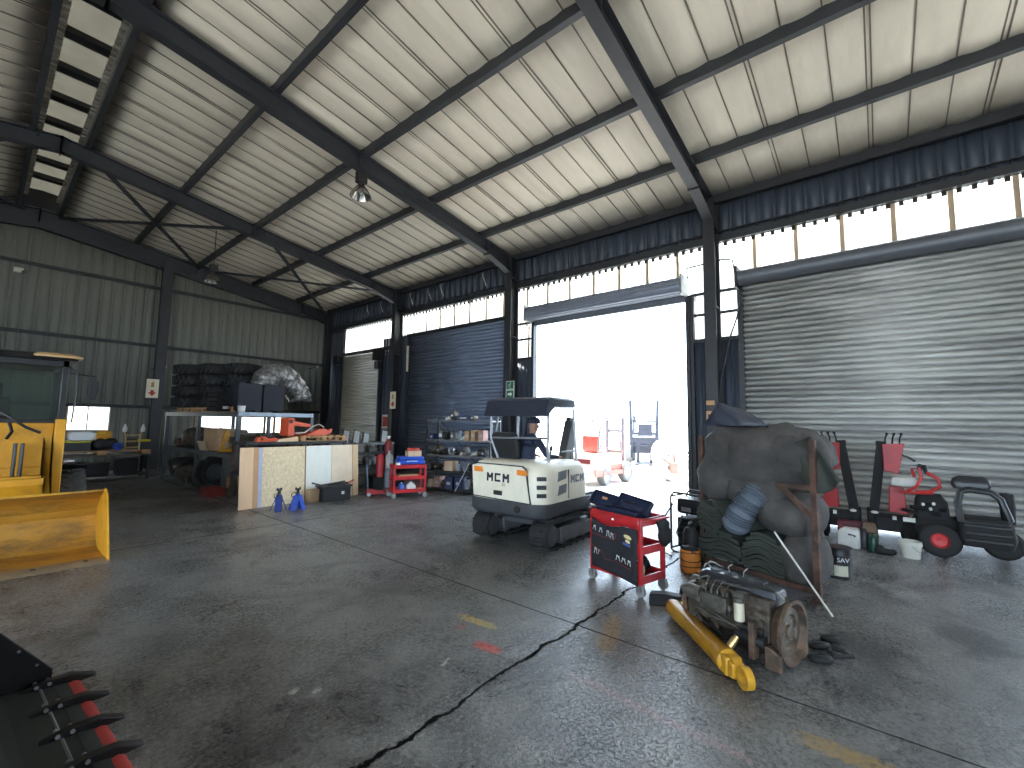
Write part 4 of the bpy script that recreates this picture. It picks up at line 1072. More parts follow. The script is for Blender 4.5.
# ------------------------------------------------------------------ heap of canvas bundles in a rusty stillage
CAN = P('dark_canvas', (.050, .048, .047), .9, 0, .25, 3, .25, 60, col2=(.080, .070, .062), dirt=.4, dcol=(.03, .032, .03))
CANG = P('green_black_canvas', (.040, .046, .036), .9, 0, .3, 4, .25, 60, dirt=.4, dcol=(.02, .022, .02))
NAVT = P('navy_plastic_sheet', (.022, .028, .048), .55, 0, .2, 4, .15, 20)
HO, HR = (6.34, 1.87, 0), R(-107)
sf = T('steel_stillage', 'rusty steel stillage frame holding the dark canvas bundles', 'stillage', HO, HR)
for x, y in ((0, 0), (0, .55), (1.40, -.10), (1.14, .60)):
    MB().box(x-.03, x+.03, y-.03, y+.03, 0, 1.72).build('post', RUST, sf, bevel=.004)
for a, b_ in (((0, 0, .10), (1.40, -.10, .10)), ((0, .55, .10), (1.14, .60, .10)), ((0, 0, .10), (0, .55, .10)), ((1.40, -.10, .10), (1.14, .60, .10)), ((1.0, -.06, 1.18), (1.40, -.10, 1.20)), ((0, .55, 1.66), (1.14, .60, 1.66)), ((1.40, -.1, 1.66), (1.14, .60, 1.66)), ((1.40, -.08, .86), (1.0, -.05, 1.2)), ((1.0, .46, 1.1), (1.14, .60, .8))):
    MB().bar(a, b_, .045, .055).build('rail', RUST, sf)
for x, y in ((0, 0), (0, .55), (1.40, -.10), (1.14, .60)): MB().box(x-.06, x+.06, y-.06, y+.06, 0, .02).build('foot_plate', RUST, sf)
def hp(mb, name, label, m, cat='canvas bundle', group='canvas bundles in the stillage', **k):
    o = mb.build(name, m, **k); o.location = HO; o.rotation_euler = (0, 0, HR); tag(o, label, cat, group); return o
def layers(c, w_, h_, y0, y1, n, seed, wave=.03, mb=None):
    """folded cloth: wavy layers inside an oval outline, running away from the viewer"""
    mb = mb or MB(); pt = h_/n
    for i in range(n):
        t = (i+.5)/n*2-1; half = w_/2*math.sqrt(max(.08, 1-t*t*.85))
        z0 = c[1]+t*h_/2; k = 16
        def zc(x, th): return z0+th*pt*.44+wave*math.sin(x/w_*7+seed)*(1-abs(t)*.4)+.012*noise.noise((x*5, i*.7, seed))
        poly = [(c[0]-half+2*half*j/k, zc(-half+2*half*j/k, -1)) for j in range(k+1)]+[(c[0]+half-2*half*j/k, zc(half-2*half*j/k, 1)) for j in range(k+1)]
        yy = y0+.03*noise.noise((i*1.3, seed, 2))
        # strip quads keep every face simple
        vs = []; fs = []
        N2 = len(poly)
        for y in (yy, y1): vs += [(p[0], y, p[1]) for p in poly]
        for j in range(N2):
            fs.append((j, N2+j, N2+(j+1) % N2, (j+1) % N2))
        for j in range(k):
            fs.append((j, j+1, N2-2-j, N2-1-j)); fs.append((N2+N2-1-j, N2+N2-2-j, N2+j+1, N2+j))
        mb.add(vs, fs)
    return mb
BG = None
hp(layers((.25, .32), .60, .36, -.06, .85, 7, 1.0, .03), 'canvas_bundle', 'green-black folded canvas bundle low on the left of the stillage', CANG)
hp(layers((.80, .31), .54, .50, -.04, .85, 11, 2.1, .045), 'canvas_bundle', 'folded canvas bundle with many wavy edges, low in the middle of the stillage', CANG)
hp(cloth_blob(MB(), (1.14, .28, .33), (.21, .36, .30), .75, .05, 3, 7, 24, 16), 'canvas_bundle', 'smooth canvas roll low on the right behind the white rod', CAN)
hp(cloth_blob(layers((.17, .66), .36, .36, -.13, .3, 9, 3.4, .04), (.32, .36, .68), (.34, .46, .25), .8, .05, 3, 2, 30, 20), 'canvas_bundle', 'rounded canvas bundle with ridged folds on the upper left of the stillage', CANG)
hp(cloth_blob(MB(), (.98, .32, .83), (.34, .42, .26), .8, .05, 2.5, 4, 28, 18), 'canvas_bundle', 'large smooth canvas roll bulging at the upper right of the stillage', CAN)
# big draped sheet over the top
d_ = cloth_blob(MB(), (.58, .42, 1.44), (.68, .56, .44), .62, .11, 2.4, 1, 90, 56, .05, (.7, .2, 1.2), 15)
s0 = len(d_.v)
cloth_blob(d_, (.62, .22, 1.08), (.40, .36, .24), .9, .06, 3, 6, 50, 32, .04, (.8, .2, -1.4), 17)
cloth_blob(d_, (.20, .12, 1.16), (.26, .30, .30), .9, .05, 3, 9, 24, 16, .01, (.4, .2, 1.4))
cloth_blob(d_, (1.12, .28, 1.52), (.32, .42, .27), .85, .05, 3, 10, 50, 32, .04, (1, .2, 1.0), 17)
hp(d_, 'draped_tarpaulin', 'large dark grey canvas tarpaulin draped over the top of the stillage', CAN, 'tarpaulin', None)
f_ = MB(); f_.at((1.30, -.05, 1.50), (R(6), R(-26), 0)); f_.grid(lambda u, v: (-.17+.34*u+.05*v, .03*math.sin(9*u+2*v)-.05*v, .20-.52*v-.07*math.sin(PI*u)*v), 14, 14)
hp(f_, 'tarpaulin_flap', 'stiff greenish canvas flap hanging out at the right end of the stillage', CANG, 'tarpaulin', None, solid=.02)
n_ = MB()
def navy(u, v):
    x = .14+.48*u; y = -.16+.72*v
    pk = u/.32 if u < .32 else max(0, 1-(u-.32)/.68)
    hgt = .29*(pk**.7)*(1-.35*max(0, v-.25))
    z = 1.86+hgt*min(1, v/.10)+.012*noise.noise((u*5, v*5, 1))-.03*(v > .98)
    y -= .03*(1-min(1, v/.1))
    return (x, y, z)
n_.grid(navy, 22, 12)
hp(n_, 'plastic_sheet', 'peaked dark navy plastic sheet lying on top of the canvas heap', NAVT, 'plastic sheet', None, solid=.015)
# ribbed folded end hanging out of the heap
h_ = MB(); pth = [(.76, .02, 1.10), (.70, -.10, .96), (.63, -.16, .82), (.56, -.17, .68), (.52, -.15, .60)]
P2 = []; 
for i in range(121):
    t = i/120*(len(pth)-1); k = min(int(t), len(pth)-2); P2.append(Vector(pth[k]).lerp(Vector(pth[k+1]), t-k))
h_.tube(P2, [(.148+.014*math.sin(i*1.05))*(1-.35*max(0, (i-96)/24)**2)*(.9+.1*min(1, i/20)) for i in range(121)], 20)
hp(h_, 'ribbed_canvas_end', 'ribbed roll end of blue-grey layered canvas hanging out of the heap', P('blue_grey_canvas', (.10, .12, .15), .75, 0, .2, 4, .2, 60), 'canvas bundle', None)
# ------------------------------------------------------------------ machines and cans in front of the right-hand shutter
HR2 = R(-90)
def stacker(name, label, loc, s):
    t = T(name, label, 'lifting machine', loc, HR2)
    f = lambda x: x*s
    m_ = MB(); 
    for dy in (0, .10): m_.bar((f(-.14), .08+dy, .40), (f(.02), .08+dy, 1.64), .13, .05, (0, 1, 0))
    m_.box(min(f(-.06), f(.06)), max(f(-.06), f(.06)), .06, .26, 1.56, 1.64)
    m_.build('mast', SOOT, t)
    p_ = MB(); p_.prism([(f(.02), 1.60), (f(.30), 1.62), (f(.21), 1.12), (f(.03), 1.16)], 'y', -.02, .03); p_.build('upper_panel', RED, t, bevel=.008)
    p_ = MB(); p_.prism([(f(.06), .52), (f(.08), .93), (f(.26), .92), (f(.29), .50)], 'y', -.12, .03); p_.build('lower_panel', RED, t, bevel=.012)
    b = MB(); b.box(min(f(-.12), f(.33)), max(f(-.12), f(.33)), -.10, .26, .20, .44); b.box(min(f(-.22), f(-.06)), max(f(-.22), f(-.06)), -.02, .22, .26, .52)
    b.build('base', SOOT, t, bevel=.02)
    for x in (-.12, .26):
        for y in (-.06, .22): MB().cyl((f(x)-.03, y, .12), (f(x)+.03, y, .12), .12, n=18).build('wheel', RUBBER, t, bevel=.01)
    for x in (.06, .15, .24):
        l_ = MB(); l_.tube([(f(x), .02, 1.58), (f(x+.01), .0, 1.70), (f(x+.03), -.02, 1.76)], .012); l_.ell((f(x+.03), -.02, 1.77), .022); l_.build('lever', BLACK, t)
    MB().tube([(f(.2), .02, 1.45), (f(.34), -.02, 1.40), (f(.42), -.03, 1.34)], .016).build('side_handle', BLACK, t)
    MB().ell((f(-.12), -.06, .48), (.05, .02, .025)).build('white_lamp', WHITE, t)
    MB().box(min(f(.10), f(.15)), max(f(.10), f(.15)), -.125, -.10, .40, .46).build('white_plate', WHITE, t)
    return t
stacker('lifting_machine', 'red and black upright machine with slanting mast, half hidden by the canvas heap', (9.55, .50, 0), -1)
stacker('lifting_machine', 'red and black upright machine with slanting mast, fully visible against the shutter', (9.62, -.02, 0), 1)
ro = T('ride_on_machine', 'black and red ride-on machine with padded frame and red-hubbed tyre', 'ride-on machine', (9.35, -.9, 0), HR2)
wh = MB(); wh.at((-.27, -.20, .24)); wh.lathe([(.10, -.07), (.18, -.09), (.22, -.08), (.24, -.05), (.24, .05), (.22, .08), (.18, .09), (.10, .07), (.10, -.07)], 26, 'y'); wv = wh.build('front_tyre', RUBBER, ro)
h_ = MB(); h_.at((-.27, -.20, .24)); h_.lathe([(.001, -.05), (.03, -.055), (.03, -.03), (.085, -.035), (.105, -.075), (.108, -.075), (.108, 0)], 22, 'y'); h_.build('red_hub', P('hub_red', (.55, .03, .03), .45), wv)
for dx, dy in ((-.48, .22), (.42, .22), (-.20, .28)):
    wh = MB(); wh.at((dx, dy, .22)); wh.lathe([(.001, -.06), (.08, -.06), (.18, -.08), (.22, -.05), (.22, .05), (.18, .08), (.08, .06), (.001, .06)], 22, 'y'); wh.build('tyre', RUBBER, ro)
b = MB(); loft(b, [(rrect(-.54, .42, -.12, .36, .05), .24), (rrect(-.56, .45, -.14, .38, .05), .42), (rrect(-.50, .40, -.08, .34, .05), .52)]); b.build('chassis', SOOT, ro)
b = MB(); loft(b, [(rrect(-.04, .46, -.30, .25, .06), .22), (rrect(-.08, .50, -.34, .28, .08), .36), (rrect(-.06, .48, -.32, .26, .08), .54), (rrect(0, .42, -.24, .2, .06), .60)]); b.build('rear_body', SOOT, ro)
for z in (.30, .40, .50): MB().box(-.02, .44, -.352, -.30, z, z+.035).build('body_slat', BLACK, ro, bevel=.01)
fr_ = MB(); fr_.tube([(-.04, -.28, .56), (-.06, -.24, .80), (-.02, -.21, .96), (.06, -.20, 1.0), (.28, -.20, .98), (.37, -.22, .90), (.44, -.26, .62), (.40, -.28, .57), (.05, -.29, .55)], .042, 10, True); fr_.build('padded_frame', P('padded_vinyl', (.022, .024, .028), .35, 0, .15, 6), ro)
b = MB(); b.at((.09, -.12, 1.08), (R(-12), 0, R(0))); loft(b, [(rrect(-.17, .19, -.06, .06, .04), -.08), (rrect(-.20, .22, -.08, .08, .05), -.02), (rrect(-.18, .20, -.07, .07, .05), .06), (rrect(-.13, .15, -.04, .04, .03), .10)]); b.build('head_pad', P('padded_vinyl', (.022, .024, .028), .35), ro)
b = MB(); b.prism([(.24, .98), (.40, .94), (.40, .82), (.30, .95)], 'y', -.12, .1); b.build('red_cowl', RED, ro, bevel=.01)
b = MB(); loft(b, [(rrect(.40, .52, -.12, .10, .04), .55), (rrect(.39, .53, -.13, .11, .05), .78), (rrect(.40, .52, -.12, .10, .04), .96)]); b.build('side_cushion', SOOT, ro)
b = MB(); b.at((-.62, .05, 1.02)); b.ell((0, 0, 0), (.16, .12, .075), 18, 10, .5); b.build('white_tank', WHITE, ro)
b = MB(); loft(b, [(rrect(-.52, -.12, -.05, .3, .04), .52), (rrect(-.50, -.14, -.03, .28, .05), .76), (rrect(-.46, -.2, .02, .24, .05), .86)])
for i in range(5): b.cyl((-.48+.08*i, -.08, .58+.07*(i % 3)), (-.66+.1*i, 0, .6+.05*(i % 3)), .025+.008*(i % 2), n=10)
b.build('engine', SOOT, ro)
b = MB(); b.tube([(-.58, -.06, .90), (-.48, -.12, .98), (-.42, -.12, 1.12), (-.44, -.10, 1.26), (-.52, -.08, 1.24), (-.50, -.1, 1.12)], .022); b.tube([(-.50, -.12, .90), (-.34, -.15, .92), (-.22, -.12, 1.0), (-.24, -.1, 1.12), (-.36, -.08, 1.2)], .024); b.tube([(-.68, -.1, .88), (-.5, -.14, .88), (-.3, -.15, .90)], .018)
b.build('red_lever_frame', P('hub_red', (.55, .03, .03), .45), ro)
b = MB(); b.tube([(-.44, -.08, 1.22), (-.42, -.07, 1.32)], .03); b.tube([(-.36, -.08, 1.18), (-.38, -.07, 1.31)], .024); b.build('lever_grip', BLACK, ro)
for x, z in ((-.42, .72), (-.34, .66), (-.3, .74)): MB().ell((x, -.10, z), (.022, .015, .026), 8, 6).build('white_fitting', WHITE, ro)
MB().box(-.66, -.52, -.16, -.12, .44, .50).build('white_plate', WHITE, ro)
# cans and bottles along the shutter
bk_ = T('white_bucket', 'white plastic bucket with a rim standing below the ride-on machine', 'bucket', (8.78, -.29, 0))
MB().lathe([(.001, 0), (.105, 0), (.125, .17), (.135, .175), (.135, .20), (.13, .235), (.125, .235), (.118, .17), (.10, .01), (.001, .01)], 26).build('bucket_body', P('bucket_white', (.62, .60, .52), .45, 0, .06, 5), bk_)
MB().tube([(-.13, 0, .2), (-.14, -.06, .13), (-.10, -.13, .10), (0, -.155, .10), (.10, -.13, .10), (.14, -.06, .13), (.13, 0, .2)], .004, 6).build('wire_handle', STEELL, bk_)
op = T('oil_pail', 'black oil pail with cream label and white lettering, nearest the canvas heap', 'oil pail', (7.02, .45, 0), 0)
MB().lathe([(.001, 0), (.125, 0), (.14, .28), (.15, .285), (.15, .31), (.145, .36), (.148, .37), (.13, .375), (.001, .37)], 28).build('pail_body', P('pail_black', (.014, .014, .015), .35), op)
a0 = math.atan2(-.45, -7.02)
def curved(name, r, z0, z1, d0, d1, m, par):
    b = MB(); n = 8
    b.grid(lambda u, v: ((r+.0*v)*math.cos(a0+R(d0+(d1-d0)*u)), (r)*math.sin(a0+R(d0+(d1-d0)*u)), z0+(z1-z0)*v), n, 2); return b.build(name, m, par)
curved('label', .1335, .04, .17, -22, 42, P('label_cream', (.55, .53, .40), .5), op)
curved('picture_label', .1335, .03, .16, -75, -24, P('label_dark', (.06, .065, .05), .5, 0, .6, 30, col2=(.2, .2, .18)), op)
text('lettering', 'SAV', .075, (.143*math.cos(a0+R(18)), .143*math.sin(a0+R(18)), .235), (R(90), 0, a0+R(18)+PI/2), WT, op, .001)
jc = T('jerry_can', 'white plastic jerry can with dark handle opening by the shutter', 'jerry can', (8.88, .42, 0), R(-92))
b = MB(); loft(b, [(rrect(-.13, .13, -.08, .08, .03), 0), (rrect(-.14, .14, -.09, .09, .03), .03), (rrect(-.14, .14, -.09, .09, .03), .22), (rrect(-.10, .135, -.08, .08, .03), .275), (rrect(-.06, .12, -.04, .04, .02), .30)])
b.build('can_body', WHITE, jc, bevel=.006); MB().prism([(-.01, .22), (.09, .20), (.08, .17), (.05, .195), (.0, .19)], 'y', -.095, -.08).build('handle_opening', BLACK, jc); MB().cyl((-.09, 0, .26), (-.09, 0, .31), .03, n=14).build('cap', P('cap_red', (.3, .03, .04), .5), jc)
def bottle(label, loc, m, h_, r, capm):
    t = T('oil_bottle', label, 'bottle', loc, 0, 'bottles by the shutter')
    MB().lathe([(.001, 0), (r, 0), (r*1.04, .01), (r*1.04, h_*.68), (r*.8, h_*.82), (r*.36, h_*.9), (r*.36, h_*.95), (.001, h_*.95)], 18).build('bottle_body', m, t)
    MB().cyl((0, 0, h_*.93), (0, 0, h_), r*.42, n=12).build('cap', capm, t)
bottle('dark brown oil bottle between the jerry can and the green bottle', (8.92, .24, 0), P('bottle_dark', (.03, .03, .04), .4), .30, .07, BLACK)
bottle('dark green oil bottle right of the brown one', (8.80, .13, 0), P('bottle_green', (.01, .06, .04), .4), .28, .06, BLACK)
bb_ = T('paper_bag', 'brown paper bag standing behind the oil bottles', 'bag', (9.05, .17, 0))
cloth_blob(MB(), (0, 0, .19), (.09, .10, .19), .6, .04, 6, 4, 16, 12).build('bag_body', P('brown_paper', (.16, .11, .07), .8), bb_)
sn = T('black_shoe', 'black shoe-like part with pale lacing on the floor near the green bottle', 'shoe', (8.72, -.02, 0), R(-80))
cloth_blob(MB(), (0, 0, .045), (.13, .05, .05), .8, .015, 8, 4, 18, 10).ell((-.07, 0, .08), (.05, .045, .05)).build('shoe_body', SOOT, sn); MB().box(-.02, .05, -.02, .02, .088, .1).build('lacing', P('lace_grey', (.4, .4, .4), .6), sn)
rg = T('red_case', 'low red case lying behind the white jerry can', 'case', (9.25, .38, 0), R(-90))
MB().box(-.2, .2, -.1, .1, 0, .34).build('case_body', P('dark_red_case', (.12, .02, .03), .5), rg, bevel=.01)

# ------------------------------------------------------------------ by the open door: generator and orange drum
gn = T('generator', 'black portable generator in a tube frame beside the open doorway', 'generator', (6.72, 2.44, 0), R(-104))
b = MB()
for y in (0, .42): b.tube([(0, y, .03), (0, y, .80), (.05, y, .86), (.50, y, .86), (.55, y, .80), (.55, y, .03), (.5, y, .0), (.05, y, .0)], .016, 8, True)
for x in (0, .55):
    for z in (.05, .8): b.cyl((x, 0, z), (x, .42, z), .014, n=8)
b.build('tube_frame', BLACK, gn)
b = MB(); b.box(.06, .49, .04, .38, .56, .78); b.build('fuel_tank', P('tank_black', (.02, .021, .024), .25), gn, bevel=.04)
b = MB(); b.box(.08, .34, .04, .38, .08, .50); b.cyl((.34, .2, .28), (.50, .2, .28), .15, n=18)
for i in range(5): b.box(.10, .32, .02, .04, .14+.07*i, .17+.07*i)
b.build('generator_engine', SOOT, gn, bevel=.01)
for p_ in ([(.05, -.02, .7), (-.05, -.08, .5), (-.06, -.12, .2), (-.02, -.2, .02), (.2, -.3, .02)], [(.5, -.02, .6), (.6, -.1, .4), (.55, -.15, .02), (.4, -.25, .02)], [(.2, -.02, .55), (.15, -.09, .3), (.3, -.12, .1), (.45, -.05, .25)]):
    MB().tube(p_, .012, 6).build('cable', BLACK, gn)
MB().box(.15, .3, .03, .038, .6, .66).build('grey_label', STEELL, gn)
cy = T('air_canister', 'dark upright canister with a pale valve standing against the generator', 'canister', (6.28, 2.02, 0))
MB().lathe([(.001, 0), (.09, 0), (.1, .02), (.1, .40), (.07, .47), (.03, .49), (.03, .53), (.001, .53)], 20).build('canister_body', SOOT, cy); MB().cyl((-.05, 0, .54), (.05, 0, .54), .016, n=8).build('valve', STEELL, cy)
od = T('orange_drum', 'cut orange plastic drum with dark straps standing by the generator', 'drum', (5.97, 1.93, 0))
MB().lathe([(.001, 0), (.115, 0), (.125, .015), (.125, .27), (.118, .275), (.115, .05), (.001, .04)], 24).build('drum_body', P('drum_orange', (.60, .20, .03), .45, 0, .1, 6, dirt=.3, dcol=(.2, .08, .03)), od)
for z, a in ((.06, .12), (.16, -.15), (.22, .2)): MB().torus((0, 0, z), (a, a*.5, 1), .128, .006, 24, 6).build('strap', BLACK, od)
cloth_blob(MB(), (0, 0, .26), (.1, .1, .06), .8, .05, 10, 3, 14, 10).build('scrap_inside', SOOT, od)

# ------------------------------------------------------------------ lamps, signs, small fixings
def highbay(label, loc, top):
    t = T('high_bay_lamp', label, 'lamp', loc)
    sh_ = MB().lathe([(.05, .02), (.10, .0), (.17, -.09), (.225, -.20), (.235, -.24), (.23, -.24), (.215, -.20), (.16, -.09), (.09, -.01), (.05, .0)], 26)
    sh_.build('reflector', P('tarnished_reflector', (.34, .32, .29), .22, .85, .35, 7), t)
    b = MB(); b.box(-.10, .10, -.08, .08, .08, .34); 
    for i in range(6): b.box(-.11, .11, -.085, .085, .10+.04*i, .115+.04*i)
    b.cyl((0, 0, .0), (0, 0, .08), .06, n=12); b.build('ballast_box', P('ballast_black', (.02, .019, .018), .6), t)
    MB().ell((0, 0, -.09), (.055, .055, .09)).build('bulb', P('frosted_bulb', (.7, .7, .68), .25), t)
    MB().cyl((0, 0, .34), (0, 0, top), .012, n=8).build('drop_rod', BLACK, t)
highbay('tarnished high-bay lamp hanging under the middle rafter, larger of the two', (5.12, 8.78, 7.13), .68)
highbay('tarnished high-bay lamp hanging in the far bay near the gable', (4.55, 16.6, 6.55), 1.54)
def board(name, label, loc, rot, w_, h_, cat='sign'):
    t = T(name, label, cat, loc, rot=rot); return t
DR = P('sign_red', (.45, .05, .03), .6); GRN = P('sign_green', (.02, .16, .09), .55); WSG = P('sign_white', (.75, .74, .68), .6); OCH = P('sign_ochre', (.42, .22, .05), .6)
def fire_sign(label, loc, rz, w_, h_):
    t = T('fire_sign', label, 'sign', loc, rz)
    MB().box(-w_/2, w_/2, -.006, 0, -h_/2, h_/2).build('sign_plate', PAPER, t)
    b = MB(); b.at((0, -.010, h_*.22)); b.box(-.045, .045, -.001, .003, -.10, .06); b.box(-.02, .02, -.001, .003, .06, .10); b.box(.01, .06, -.001, .003, .085, .10); b.build('extinguisher_symbol', OCH, t)
    MB().prism([(-.12, -h_*.2), (-.05, -h_*.2), (-.05, -h_*.08), (.05, -h_*.08), (.05, -h_*.2), (.12, -h_*.2), (0, -h_*.4)], 'y', -.009, -.004).build('down_arrow', DR, t)
fire_sign('cream fire-extinguisher sign with red arrow on the gable wall column', (3.93, D-.37, 2.89), 0, .36, .68)
fire_sign('narrow cream fire-extinguisher sign with red arrow on the column by the corner bay', (10.185, 14.42, 2.66), R(-84), .32, .66)
es = T('exit_sign', 'green and white running-man exit sign on the column left of the open door', 'sign', (10.19, 8.66, 2.86), R(-90))
for z in (.13, -.14): 
    MB().box(-.02, .30, -.006, 0, z-.13, z+.13).build('sign_plate', WSG, es)
    MB().box(.0, .28, -.009, -.005, z-.11, z+.11).build('green_panel', GRN, es)
b = MB(); b.ell((.16, -.012, .20), (.02, .004, .02))
for p, q in (((.15, .17), (.13, .10)), ((.13, .10), (.17, .06)), ((.17, .06), (.15, .03)), ((.13, .10), (.09, .07)), ((.09, .07), (.06, .08)), ((.15, .16), (.19, .13)), ((.15, .16), (.10, .15)), ((.10, .15), (.08, .12))): b.bar((p[0], -.011, p[1]), (q[0], -.011, q[1]), .004, .02, (0, 1, 0))
b.build('running_man', WSG, es)
MB().prism([(.06, -.17), (.16, -.17), (.16, -.21), (.23, -.14), (.16, -.07), (.16, -.11), (.06, -.11)], 'y', -.013, -.008).build('arrow', WSG, es)
for z, lb in ((2.36, 'upper orange notice label stuck on the column right of the open door'), (2.09, 'lower orange and white notice label stuck on the same column')):
    t = T('notice_label', lb, 'label', (10.19, 2.80, z), R(-90), 'labels on the column')
    hh = .05 if z > 2.2 else .09
    MB().box(-.09, .09, -.004, 0, -hh, hh).build('label_plate', P('label_orange', (.55, .30, .15), .6), t)
    if z < 2.2: MB().box(-.05, .0, -.006, -.003, -.06, .02).box(.02, .07, -.006, -.003, -.02, .05).build('dark_print', BLACK, t)
sl = T('security_lamp', 'small white security lamp on the gable wall under the top rail', 'lamp', (.47, D-.07, 6.35))
MB().box(-.13, .08, -.10, 0, -.08, .08).build('lamp_body', P('cream_plastic', (.6, .57, .48), .5), sl, bevel=.02); MB().cyl((.10, -.08, -.04), (.10, -.20, -.06), .06, n=16).build('lens', BLACK, sl)
for x, z, lb in ((4.27, 3.72, 'small white lamp bracket on the gable wall right of its column'), (10.05, 4.36, 'small white lamp bracket in the far corner of the gable wall')):
    t = T('wall_spot', lb, 'lamp', (x, D-.1, z), 0, 'small wall lamps'); MB().ell((0, -.08, 0), (.06, .05, .06)).build('lamp_head', WHITE, t); MB().tube([(0, 0, 0), (-.25, 0, -.1), (-.4, .02, -.12)], .02, 6).build('bracket', BLACK, t)
tag(MB().tube([(10.42, 2.18, 4.60), (10.42, 2.28, 4.2), (10.42, 2.42, 3.8), (10.42, 2.62, 2.9), (10.42, 2.72, 1.9)], .018, 8).build('hoist_chain', BLACK), 'hanging hand chain beside the big closed shutter', 'chain')
tag(MB().tube([(10.45, 8.62, 4.9), (10.45, 8.66, 4.0), (10.45, 8.70, 3.0), (10.45, 8.74, 1.4)], .016, 8).build('hoist_chain', BLACK), 'hanging hand chain left of the open doorway', 'chain')
tag(MB().tube([(10.40, 3.30, 5.30), (10.30, 3.28, 5.52), (10.28, 2.5, 5.55), (10.3, 2.30, 5.50), (10.3, 2.26, 5.2)], .018, 8).build('conduit', STEEL), 'bent conduit bridging the two shutter rolls behind the column', 'conduit')
for i, y in enumerate((13.9, 12.8, 12.1, 15.9, 16.9, 10.0)):
    tag(MB().tube([(10.44, y, 6.88), (10.38, y-.05, 6.72), (10.40, y-.12, 6.55), (10.46, y-.14, 6.40)], .013, 6).build('hanging_strap', P('pale_strap', (.5, .48, .44), .6)),
        ['pale strap hanging at the fascia just left of the third column', 'pale strap hanging at the fascia over the slate shutter, left one', 'pale strap hanging at the fascia over the slate shutter, second', 'pale strap hanging at the fascia of the corner bay, near its column', 'pale strap hanging at the fascia of the corner bay, middle one', 'pale strap hanging at the fascia left of the open-door column'][i], 'strap', 'straps along the fascia')
tag(MB().box(10.47, 10.53, 13.98, 14.06, 3.79, 4.79).build('slit_strip', P('slit_cream', (.8, .72, .52), .4)), 'vertical cream strip added for the daylight slit beside the third column', 'strip')  # cream strip put in for light coming between door and column

# ------------------------------------------------------------------ the yard outside
fk = T('forklift', 'red and white forklift parked in the sunlit yard, nearest the doorway', 'forklift', (12.2, 7.05, 0), R(-3))
FR_ = P('forklift_red', (.60, .11, .08), .4); FW = P('forklift_white', (.75, .72, .66), .4)
b = MB(); loft(b, [(rrect(-.35, .55, -.55, .55, .15), .28), (rrect(-.42, .6, -.58, .58, .18), .45), (rrect(-.40, .6, -.58, .58, .18), .75), (rrect(-.25, .6, -.5, .5, .12), .95)]); b.build('counterweight', FW, fk)
MB().box(-.435, -.3, -.4, .4, .66, .80).build('rear_grille', P('grille_dark_red', (.2, .03, .03), .5), fk); MB().prism([(-.44, .30), (.1, .28), (1.2, .30), (1.2, .42), (.2, .46), (-.44, .5)], 'y', -.6, -.57).build('red_side', FR_, fk)
MB().box(.5, 1.6, -.5, .5, .30, .62).build('chassis', FR_, fk, bevel=.03)
MB().box(.25, .75, -.3, .3, .95, 1.05).box(.2, .32, -.3, .3, 1.0, 1.5).build('seat', FR_, fk, bevel=.04)
b = MB()
for y in (-.48, .48): b.tube([(-.1, y, .9), (.0, y, 1.7), (.2, y, 2.0), (1.1, y, 2.0), (1.35, y, .9)], .03)
for x in (.25, .55, .85, 1.1): b.cyl((x, -.48, 2.0), (x, .48, 2.0), .02, n=8)
b.build('overhead_guard', P('guard_grey', (.18, .18, .19), .5), fk)
for y in (-.3, .3): MB().box(1.75, 1.87, y-.05, y+.05, .08, 2.1).build('mast_rail', P('guard_grey', (.18, .18, .19), .5), fk)
for z in (.3, .9, 1.6): MB().box(1.78, 1.84, -.3, .3, z, z+.08).build('mast_crossbar', P('guard_grey', (.18, .18, .19), .5), fk)
for y in (-.25, .25): MB().box(1.9, 2.9, y-.05, y+.05, .04, .09).box(1.9, 1.95, y-.05, y+.05, .04, .6).build('fork', P('guard_grey', (.18, .18, .19), .5), fk)
for x, r in ((.22, .26), (1.55, .33)):
    for y in (-.5, .5):
        wv = MB(); wv.at((x, y, r)); wv.lathe([(r*.5, -.11), (r*.9, -.12), (r, -.08), (r, .08), (r*.9, .12), (r*.5, .11), (r*.5, -.11)], 24, 'y'); q = wv.build('tyre', P('glare_grey_tyre', (.16, .155, .15), .8, 0, .2, 8), fk)  # rubber lightened to carry the overexposed light of the yard
        MB().at((x, y, r)).lathe([(.001, -.08), (r*.5, -.1), (r*.5, .1), (.001, .08)], 18, 'y').build('hub', FW, q)
MB().tube([(.9, .1, .7), (1.0, .1, 1.15)], .02).torus((.95, .1, 1.18), (-.5, 0, 1), .15, .015).build('steering_wheel', BLACK, fk)
lt = T('large_forklift', 'large grey forklift with tall twin mast far out in the yard', 'forklift', (21.2, 8.9, 0), R(200))
GM = P('far_machine_grey', (.03, .032, .045), .6, 0, .2, 4)
for y in (-.85, .75): MB().bar((1.05, y*.7, .3), (.6, y*.8, 3.05), .14, .12).build('mast_rail', GM, lt); 
for z in (.8, 1.4, 2.0): MB().box(.8, .95, -.65, .6, z, z+.09).build('mast_crossbar', GM, lt)
b = MB(); loft(b, [(rrect(-1.6, .7, -.7, .7, .2), .5), (rrect(-1.6, .7, -.7, .7, .2), 1.25), (rrect(-1.3, .3, -.6, .6, .2), 1.5)]); b.build('body', P('far_machine_pale', (.10, .10, .13), .6), lt)
b = MB(); b.box(.96, 1.02, -.3, .35, 1.35, 1.9); b.build('load_backrest', GM, lt)
b = MB()
for y in (-.55, .55): b.tube([(-.9, y, 1.4), (-.7, y, 2.3), (.3, y, 2.3), (.5, y, 1.4)], .04)
b.build('overhead_guard', GM, lt)
